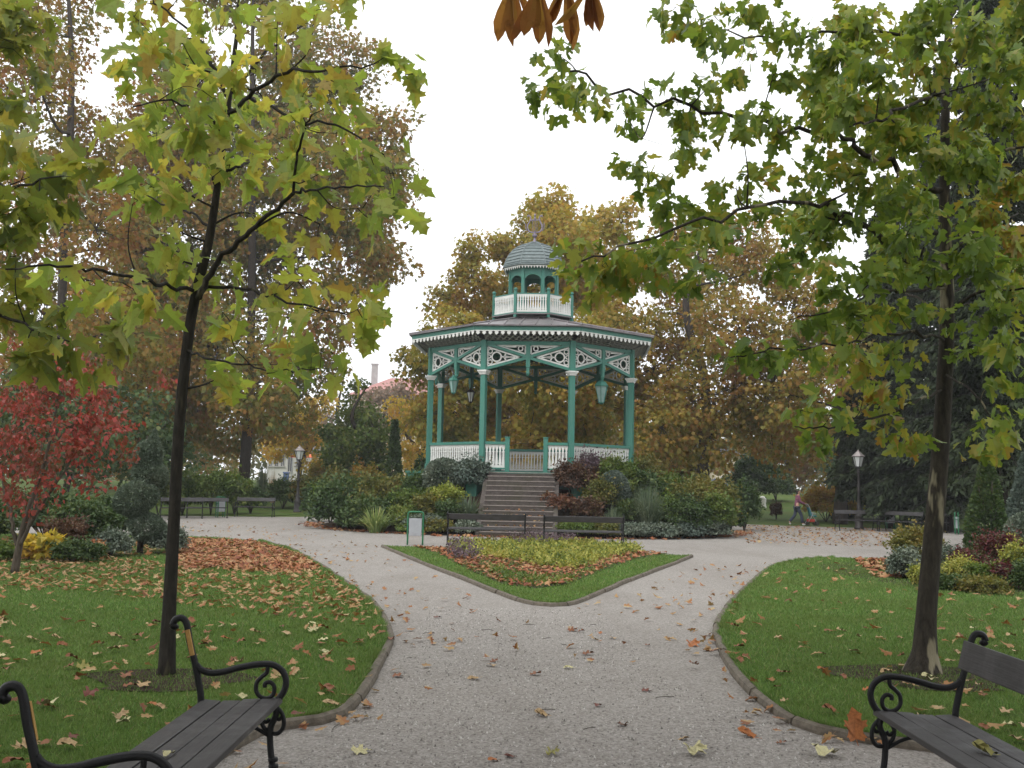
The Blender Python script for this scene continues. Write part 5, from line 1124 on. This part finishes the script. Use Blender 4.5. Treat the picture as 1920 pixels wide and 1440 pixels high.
some(110, [p for p in [(-1.3, 7.3), (-.95, 9.4), (-1.3, 12), (-7, 12), (-4.2, 7), (-2.2, 4.5), (-1.9, 5.8)]], .05, 'on the near left lawn', .098, [.3, .36, .1, .1, .1, .04], .8)
some(60, [(2.5, 6.9), (1.7, 8.5), (1.65, 10), (2.2, 12.5), (7, 12.5), (4.5, 8.2), (3.6, 6.4)], .05, 'on the near right lawn', .088, [.28, .40, .14, .06, .08, .04], .8)
g = G(1595, 1392); lf = one_leaf(g[0], g[1] - .05, .12, 'orange', .19, 'big orange leaf leaning upright on the kerb by the right bench', None, 0, 0); lf.rotation_euler = (R(68), 0, R(10))
for px, py, cn, s in ((1305, 1416, 'pale yellow', .16), (1545, 1421, 'pale yellow', .18), (678, 1414, 'pale yellow', .12), (1400, 1382, 'orange', .12), (1300, 1212, 'orange', .16)):
    g = G(px, py); one_leaf(g[0], g[1], .012, cn, s, {1305: 'curled pale yellow leaf at the bottom centre right of the gravel', 1545: 'broad pale yellow leaf below the orange upright leaf', 678: 'small pale yellow leaf near the left bench front leg', 1400: 'tan and orange curled leaf midway along the right kerb', 1300: 'orange leaf at the gravel edge below the bed corner'}[px], None, .2)
one_leaf(-1.46, 4.62, .452, 'pale yellow', .06, 'small pale yellow leaf lying on the seat of the left bench', None, .1)
one_leaf(2.22, 4.95, .450, 'olive', .11, 'olive leaf lying on the seat of the right bench', None, .1)

# twigs and pebbles on the gravel
mb = MB()
for _ in range(24):
    p = in_poly(1, nearpath)[0]; a = rng.uniform(0, 6.28); L = rng.uniform(.04, .16); d = np.array([math.cos(a), math.sin(a), 0])
    mb.tube([np.array([p[0], p[1], .012]), np.array([p[0], p[1], .016]) + d * L * .5 + rng.normal(size=3) * .008 * [1, 1, .2], np.array([p[0], p[1], .012]) + d * L], .0025, 4)
tag(mb.build('twigs', MAT['bark_far']), 'bits of twig strewn on the near gravel', 'twigs', None, 'stuff')
P = in_poly(26000, [(-1.5, 2.6), (-1.0, 9), (-1, 14), (1.2, 14), (1.4, 9), (2.4, 6.4), (3, 2.6)], .4); n = len(P)
OCT = (np.array([(1, 0, 0), (0, 1, 0), (-1, 0, 0), (0, -1, 0), (0, 0, .7)], float), [[0, 1, 4], [1, 2, 4], [2, 3, 4], [3, 0, 4]])
t = NT('pebbles'); rnd = t.n('ShaderNodeNewGeometry').outputs['Random Per Island']; pm = t.done(t.princ(t.ramp(rnd, [(0, (.10, .09, .08)), (.5, (.24, .22, .20)), (1, (.46, .44, .41))]), .85))
a = rng.uniform(0, 6.28, n); T = np.stack([np.cos(a), np.sin(a), np.zeros(n)], 1); N = np.tile([0, 0, 1.], (n, 1))
tag(scatter('pebbles', np.stack([P[:, 0], P[:, 1], np.full(n, .004)], 1), T, N, rng.uniform(.004, .012, n), OCT, pm, None, rng.uniform(.6, 1.2, n)), 'small loose stones of the gravel path', 'gravel', None, 'stuff')

# ================================================================== PERSON WITH PUSHCHAIR
def skin(name, J, E, mat, parent, root=0, sub=2):
    me = bpy.data.meshes.new(name); me.from_pydata([j[:3] for j in J], E, []); o = link(name, me, mat, parent)
    o.modifiers.new('skin', 'SKIN').use_smooth_shade = True
    for i, j in enumerate(J):
        sv = me.skin_vertices[0].data[i]; sv.radius = (j[3], j[4] if len(j) > 4 else j[3]); sv.use_root = i == root
    s = o.modifiers.new('sub', 'SUBSURF'); s.levels = sub; s.render_levels = sub; return o
g = G(1494, 985); pr = thing('person', 'woman in mauve jacket and dark jeans walking right, pushing a pushchair', 'person', (g[0], g[1], .006), 0)
sk_ = plain('skin', (.42, .24, .17), (.46, .27, .20), 8, .5, .02); mauve = plain('mauve_jacket', (.17, .055, .095), (.24, .085, .14), 14, .8, .2); jean = plain('dark_jeans', (.022, .028, .048), (.045, .055, .085), 18, .85, .2)
hairm = plain('dark_hair', (.012, .009, .008), (.03, .02, .018), 30, .5, .3); shoe = plain('white_shoes', (.45, .45, .46), (.6, .6, .6), 10, .5, .05)
# walking to +x, leaning slightly forward; skeleton: pelvis, spine, neck, head, arms forward, legs mid-stride
J = [(0, 0, .88, .115, .10), (.02, 0, 1.05, .11, .10), (.05, 0, 1.25, .13, .11), (.07, 0, 1.36, .09, .07), (.085, 0, 1.42, .045), (.10, 0, 1.475, .06), (.105, 0, 1.54, .082, .088), (.10, 0, 1.60, .07, .075),
     (.06, -.17, 1.32, .05), (.10, -.19, 1.10, .04), (.33, -.17, 1.0, .03), (.40, -.16, 1.0, .022), (.06, .17, 1.32, .05), (.10, .19, 1.10, .04), (.33, .17, 1.0, .03), (.40, .16, 1.0, .022),
     (.02, -.09, .80, .085), (.20, -.09, .46, .058), (.24, -.09, .09, .04), (.36, -.09, .04, .03), (0, .09, .80, .085), (-.06, .09, .46, .058), (-.32, .09, .15, .04), (-.25, .09, .04, .03)]
E = [(0, 1), (1, 2), (2, 3), (3, 4), (4, 5), (5, 6), (6, 7), (3, 8), (8, 9), (9, 10), (10, 11), (3, 12), (12, 13), (13, 14), (14, 15), (0, 16), (16, 17), (17, 18), (18, 19), (0, 20), (20, 21), (21, 22), (22, 23)]
bodyo = skin('body', J, E, sk_, pr)
Jj = [(*J[i][:3], J[i][3] + .018, (J[i][4] if len(J[i]) > 4 else J[i][3]) + .018) for i in (0, 1, 2, 3, 8, 9, 10, 12, 13, 14)]
skin('jacket', Jj, [(0, 1), (1, 2), (2, 3), (3, 4), (4, 5), (5, 6), (3, 7), (7, 8), (8, 9)], mauve, pr, 1)
Jt = [(*J[i][:3], J[i][3] + .016, (J[i][4] if len(J[i]) > 4 else J[i][3]) + .016) for i in (0, 16, 17, 18, 20, 21, 22)]; Jt[3] = (*Jt[3][:3], .07, .07); Jt[6] = (*Jt[6][:3], .07, .07)
skin('trousers', Jt, [(0, 1), (1, 2), (2, 3), (0, 4), (4, 5), (5, 6)], jean, pr)
skin('hair', [(.075, 0, 1.62, .075, .08), (.05, 0, 1.56, .08, .085), (.03, 0, 1.48, .05, .06), (.02, 0, 1.42, .03, .04)], [(0, 1), (1, 2), (2, 3)], hairm, pr)
mb = MB(); mb.lathe([(.0, -.02), (.012, -.01), (.0, .0)], 6, (.185, 0, 1.53)); 
for s_ in (-1, 1): mb.lathe([(.009, 0), (.009, .012)], 6, (.178, s_ * .03, 1.555))
mb.build('face', sk_, bodyo)
skin('shoe', [(.22, -.09, .05, .05), (.38, -.09, .035, .04)], [(0, 1)], shoe, pr); skin('shoe', [(-.33, .09, .10, .05), (-.25, .09, .035, .04)], [(0, 1)], shoe, pr)
for s_ in (-1, 1):                         # five fingers round the handle bar, thumb on the side
    for k in range(4):
        y = s_ * .165 + (k - 1.5) * .019; L_ = (.85, 1, .95, .8)[k]
        skin('finger', [(.405, y, 1.0, .009), (.435, y, 1.0 + .012 * L_, .008), (.452, y, .985, .0075), (.438, y, .962 + .006 * L_, .007)], [(0, 1), (1, 2), (2, 3)], sk_, bodyo, 0, 1)
    skin('thumb', [(.395, s_ * .165 - s_ * .04, 1.0, .010), (.425, s_ * .165 - s_ * .055, .992, .009), (.445, s_ * .165 - s_ * .05, .975, .008)], [(0, 1), (1, 2)], sk_, bodyo, 0, 1)
pc = thing('pushchair', 'small pushchair with teal seat and red basket pushed by the walking woman', 'pushchair', (g[0] + .43, g[1], .006), 0)
teal = plain('teal_cloth', (.02, .12, .14), (.04, .18, .20), 12, .8, .2); red = plain('red_cloth', (.30, .03, .02), (.40, .06, .04), 12, .8, .2)
mb = MB()
for y in (-.2, .2):
    mb.tube(spline([(0, y, .99), (.08, y, .92), (.25, y, .5), (.46, y, .10)], 4), .012, 6); mb.tube([(.28, y, .55), (.02, y, .10)], .012, 6); mb.tube([(.2, y, .62), (.5, y, .50)], .01, 6)
mb.tube([(0, -.2, .99), (0, .2, .99)], .014, 8); mb.tube([(.02, -.2, .10), (.02, .2, .10)], .01, 6); mb.build('frame', MAT['bingrey'], pc, True)
MB().prism([(.18, .42), (.44, .40), (.46, .46), (.26, .50), (.14, .84), (.08, .82)], (0, 0, 0), (1, 0, 0), (0, 0, 1), .36).build('seat', teal, pc, False, .02)
MB().prism([(.06, .16), (.36, .16), (.40, .30), (.08, .30)], (0, 0, 0), (1, 0, 0), (0, 0, 1), .34).build('basket', red, pc, False, .02)
for x, y in ((.02, -.22), (.02, .22), (.46, -.2), (.46, .2)):
    mb = MB(); mb.ring((x, y, .095), (1, 0, 0), (0, 0, 1), .08, .03, .03, 16); mb.ring((x, y, .095), (1, 0, 0), (0, 0, 1), .03, .04, .02, 10)
    for k in range(3): an = k * 2.09; mb.bar((x, y, .095), (x + .07 * math.cos(an), y, .095 + .07 * math.sin(an)), .012, .012, (0, 1, 0))
    mb.build('wheel', MAT['dark'], pc)

# ================================================================== FAR THINGS
def house(name, label, px0, px1, D, ybase, yeave, yridge, depth, wallc, roofc, chim=None, hip=5., windows=(), cat='house'):
    a, b = W(px0, ybase, D), W(px1, ybase, D); zb = float(gh(a[0], D)) - .3; ze, zr = W(px0, yeave, D)[2], W(px0, yridge, D)[2]
    root = thing(name, label, cat, ((a[0] + b[0]) / 2, D + depth / 2, zb)); w = b[0] - a[0]
    MB().box((0, 0, (ze - zb) / 2), (w, depth, ze - zb)).build('wall', wallc, root)
    mb = MB(); h0, h1 = ze - zb, zr - zb; e = .5
    V = [(-w / 2 - e, -depth / 2 - e, h0), (w / 2 + e, -depth / 2 - e, h0), (w / 2 + e, depth / 2 + e, h0), (-w / 2 - e, depth / 2 + e, h0), (-w / 2 + hip, 0, h1), (w / 2 - hip, 0, h1)]
    mb.add(V, [(0, 1, 5, 4), (1, 2, 5), (2, 3, 4, 5), (3, 0, 4), (3, 2, 1, 0)]); rf = mb.build('roof', roofc, root)
    if chim:
        c = W(chim[0], chim[1], D + depth / 2); mb = MB(); cz = c[2] - zb; mb.box((c[0] - root.location[0], 0, cz - 1.4), (.8, .7, 2.8)); mb.box((c[0] - root.location[0], 0, cz - .08), (.95, .85, .16)); mb.build('chimney', chimm, rf)
    for wx0, wx1, wy0, wy1, kind in windows:
        p, q = W(wx0, wy1, D), W(wx1, wy0, D); ww, wh = q[0] - p[0], q[2] - p[2]; cx, cz = (p[0] + q[0]) / 2 - root.location[0], (p[2] + q[2]) / 2 - zb
        mb = MB(); y = -depth / 2 - .03
        for s_ in (-1, 1): mb.box((cx + s_ * (ww / 2 + .05), y, cz), (.10, .10, wh + .2))
        mb.box((cx, y, cz + wh / 2 + .05), (ww, .10, .10)); mb.box((cx, y - .03, cz - wh / 2 - .05), (ww + .3, .16, .10)); mb.box((cx, y + .01, cz), (.06, .06, wh)); wo = mb.build('window' if kind == 'w' else 'door', wtrim, root)
        MB().box((cx, y + .012, cz), (ww, .04, wh)).build('pane', glassd, wo)
    return root
t = NT('red_roof_tiles'); o = t.obj(); wv = t.n('ShaderNodeTexWave'); wv.wave_type = 'BANDS'; wv.bands_direction = 'Z'; wv.inputs['Scale'].default_value = 3.2; t.l(o, wv.inputs['Vector'])
c = t.ramp(t.noise(2.5, 5, .7, o), [(.3, (.34, .15, .135)), (.7, (.44, .23, .21))]); rooft = t.done(t.princ(t.mix(.25, c, t.ramp(wv.outputs['Fac'], [(0, (.24, .11, .10)), (1, (.45, .24, .22))])), .8, t.bump(wv.outputs['Fac'], .5, .05)))
render_w = plain('white_house_render', (.55, .54, .51), (.68, .67, .63), 1.5, .85, .1); cream = plain('cream_house_render', (.55, .46, .34), (.66, .57, .43), 1.5, .85, .1); chimm = plain('grey_chimney_render', (.32, .30, .30), (.44, .42, .42), 2, .85, .2)
wtrim = plain('window_trim', (.40, .39, .37), (.5, .49, .47), 4, .6, .05); glassd = plain('dark_window_glass', (.02, .024, .03), (.05, .055, .06), 1, .12, .02, .6); greyroof = plain('grey_roof', (.12, .11, .11), (.2, .19, .19), 3, .8, .3)
house('red_roof_house', 'large house with red hipped roof and grey chimney far behind the trees', 655, 870, 130, 880, 740, 697, 14, cream, rooft, (703, 682), 4.0)
house('white_house', 'low white house with dark windows behind the left street lamp', 500, 612, 108, 888, 845, 826, 9, render_w, greyroof, None, 3, [(516, 522, 853, 874, 'w'), (527, 533, 853, 874, 'w'), (540, 548, 850, 884, 'd'), (556, 562, 853, 874, 'w'), (585, 592, 853, 874, 'w'), (505, 510, 853, 874, 'w')])
house('cream_house', 'cream house glimpsed below the brown tree right of the bandstand', 1335, 1400, 125, 925, 855, 838, 10, cream, greyroof, None, 3, [(1352, 1357, 868, 884, 'w'), (1366, 1371, 868, 884, 'w'), (1380, 1385, 868, 884, 'w'), (1352, 1357, 895, 912, 'w'), (1368, 1374, 893, 916, 'd')])
orange = plain('orange_awning_cloth', (.55, .11, .04), (.66, .16, .06), 5, .8, .1)
p = W(570, 852, 106); aw = thing('awning', 'orange red awning in front of the far white house', 'awning', (p[0], 106, float(gh(p[0], 106))))
hz = p[2] - aw.location[2]; mb = MB(); mb.prism([(-.9, hz - .35), (.6, hz), (.6, hz + .06), (-.9, hz - .28)], (0, 0, 0), (0, 1, 0), (0, 0, 1), 2.2); mb.build('cloth', orange, aw); mb = MB(); [mb.tube([(s_ * 1.0, -.85, 0), (s_ * 1.0, -.85, hz - .32)], .04, 6) for s_ in (-1, 1)]; mb.build('post', MAT['bingrey'], aw)
def car(label, px, D, paint, rz):
    p = W(px, 900, D); root = thing('parked_car', label, 'car', (p[0], D, float(gh(p[0], D))), rz, 'parked cars far behind'); 
    MB().prism([(-2.1, .32), (2.1, .32), (2.15, .62), (1.9, .84), (1.05, .93), (.45, 1.40), (-1.0, 1.44), (-1.75, .98), (-2.1, .9), (-2.16, .6)], (0, 0, 0), (1, 0, 0), (0, 0, 1), 1.66).build('body', paint, root, True, .06)
    for s_ in (-1, 1):
        MB().prism([(.92, .95), (.40, 1.34), (-.2, 1.36), (-.2, .95)], (0, s_ * .832, 0), (1, 0, 0), (0, 0, 1), .02).build('window', glassd, root); MB().prism([(-.28, .95), (-.28, 1.36), (-.98, 1.37), (-1.5, .98)], (0, s_ * .832, 0), (1, 0, 0), (0, 0, 1), .02).build('window', glassd, root)
        for x in (-1.3, 1.3):
            w_ = MB(); w_.ring((x, s_ * .76, .32), (1, 0, 0), (0, 0, 1), .24, .15, .2, 18); wo = w_.build('wheel', MAT['dark'], root); MB().ring((x, s_ * .77, .32), (1, 0, 0), (0, 0, 1), .09, .16, .19, 12).build('rim', MAT['bingrey'], wo)
silver = plain('silver_car_paint', (.40, .41, .43), (.46, .47, .49), 1, .25, .01, .5, .5); blue = plain('blue_car_paint', (.07, .11, .22), (.09, .13, .26), 1, .25, .01, .5)
car('silver car parked beyond the far right lawn, before dark conifers', 1662, 98, silver, .1); car('small blue car in front of the far cream house', 1356, 118, blue, -.1)
p = W(537, 888, 96); zb = float(gh(p[0], 96)); bb = thing('blue_bin', 'small blue bin standing in front of the far white house', 'bin', (p[0], 96, zb)); mb = MB(); mb.lathe([(.28, .1), (.34, 1.0)], 4, a0=R(45)); mb.build('body', blue, bb, False, .03); mb = MB(); mb.prism([(-.3, 1.0), (.3, 1.0), (.28, 1.08), (-.28, 1.12)], (0, 0, 0), (0, 1, 0), (0, 0, 1), .56); mb.build('lid', blue, bb); mb = MB(); [mb.ring((s_ * .2, .22, .1), (0, 1, 0), (0, 0, 1), .07, .06, .05, 12) for s_ in (-1, 1)]; mb.build('wheels', MAT['dark'], bb)
# pale stone on the far lawn
p = W(1432, 900, 62); sx = thing('stone_figure', 'small pale stone ornament standing on the far right lawn', 'ornament', (p[0], 62, float(gh(p[0], 62)))); mb = MB(); mb.lathe([(.17, 0), (.15, .1), (.12, .3), (.15, .42), (.10, .5)], 10); mb.build('base', render_w, sx, True)
mb = MB(); mb.tube(spline([(.02, 0, .45), (.0, 0, .56), (-.14, 0, .60), (-.24, 0, .52)], 4), [.12, .13, .13, .13, .12, .12, .11, .11, .10, .09, .08, .07, .06], 8); mb.build('top', render_w, sx, True)
# slim post by the far lawn
p = W(1380, 905, 58); sp_ = thing('wooden_post', 'reddish wooden post at the edge of the far right lawn', 'post', (p[0], 58, float(gh(p[0], 58)))); mb = MB(); mb.lathe([(.09, 0), (.085, .75), (.10, .78), (.06, .86), (.01, .9)], 8); mb.build('shaft', MAT['rawwood'], sp_)
sheet('road', [(-60, 98), (-10, 98), (-10, 104), (-60, 104)], 1.27, MAT['gravel'])

# far woods closing the view on all sides, reading as one mass
P, C = [], []
for k in range(620):
    a = rng.uniform(R(28), R(152)); r = rng.uniform(128, 165); c = np.array([r * math.cos(a) * 1.2, r * math.sin(a), rng.uniform(1.5, 9.5)]); m = 70
    if -22 < c[0] < -7 and c[2] > 6: continue
    P.append(c + rng.normal(size=(m, 3)) * np.array([2.6, 1.6, 1.5])); C.append(np.repeat(c[None] - [0, 0, 2], m, 0))
P = np.concatenate(P); T, N = leaf_frames(P, np.concatenate(C), .4)
tag(scatter('far_woods', P, T, N, rng.uniform(.6, 1.2, len(P)), STAR, LM['woods']), 'far brown and green woods closing the view behind the park', 'woods', None, 'stuff')
# damp autumn air round the whole scene
mb = MB().box((0, 60, 21), (420, 300, 46)); t = NT('damp_air'); pv = t.n('ShaderNodeVolumePrincipled'); pv.inputs['Density'].default_value = 0.0007; pv.inputs['Color'].default_value = (.9, .92, .95, 1); pv.inputs['Anisotropy'].default_value = .2
t.l(pv.outputs[0], t.out.inputs['Volume']); hz_ = mb.build('haze', t.m); hz_['kind'] = 'stuff'; hz_['label'] = 'thin pale mist in the damp autumn air'
# ================================================================== LIGHT
w = bpy.data.worlds.new("World"); sc.world = w; w.use_nodes = True; nt = w.node_tree; bg = nt.nodes['Background']
sky = nt.nodes.new('ShaderNodeTexSky'); sky.sky_type = 'NISHITA'; sky.sun_disc = False; EL, AZ = 52, 215
sky.sun_elevation = R(EL); sky.sun_rotation = R(AZ); sky.air_density = 1.0; sky.dust_density = 6.0; sky.ozone_density = .5
hs = nt.nodes.new('ShaderNodeHueSaturation'); hs.inputs['Saturation'].default_value = .10; nt.links.new(sky.outputs[0], hs.inputs['Color'])
mx = nt.nodes.new('ShaderNodeMix'); mx.data_type = 'RGBA'; mx.inputs[0].default_value = .75; nt.links.new(hs.outputs[0], mx.inputs[6]); mx.inputs[7].default_value = (9.4, 9.6, 9.8, 1)
nt.links.new(mx.outputs[2], bg.inputs[0]); bg.inputs[1].default_value = .13
sl = bpy.data.lights.new('sun', 'SUN'); sl.energy = .6; sl.angle = R(25); sl.color = (1, .97, .92); so = bpy.data.objects.new('sun', sl); COL.objects.link(so)
az = R(AZ); d = Vector((math.sin(az) * math.cos(R(EL)), math.cos(az) * math.cos(R(EL)), math.sin(R(EL)))); so.rotation_euler = (-d).to_track_quat('-Z', 'Y').to_euler()
vs = sc.view_settings; sc.display_settings.display_device = 'sRGB'; vs.view_transform = 'Standard'; vs.look = 'None'; vs.exposure = 0.68; vs.gamma = 1
sc.cycles.max_bounces = 6; sc.cycles.diffuse_bounces = 4; sc.cycles.glossy_bounces = 2; sc.cycles.transmission_bounces = 4; sc.cycles.use_denoising = True
sc.cycles.sample_clamp_indirect = 6
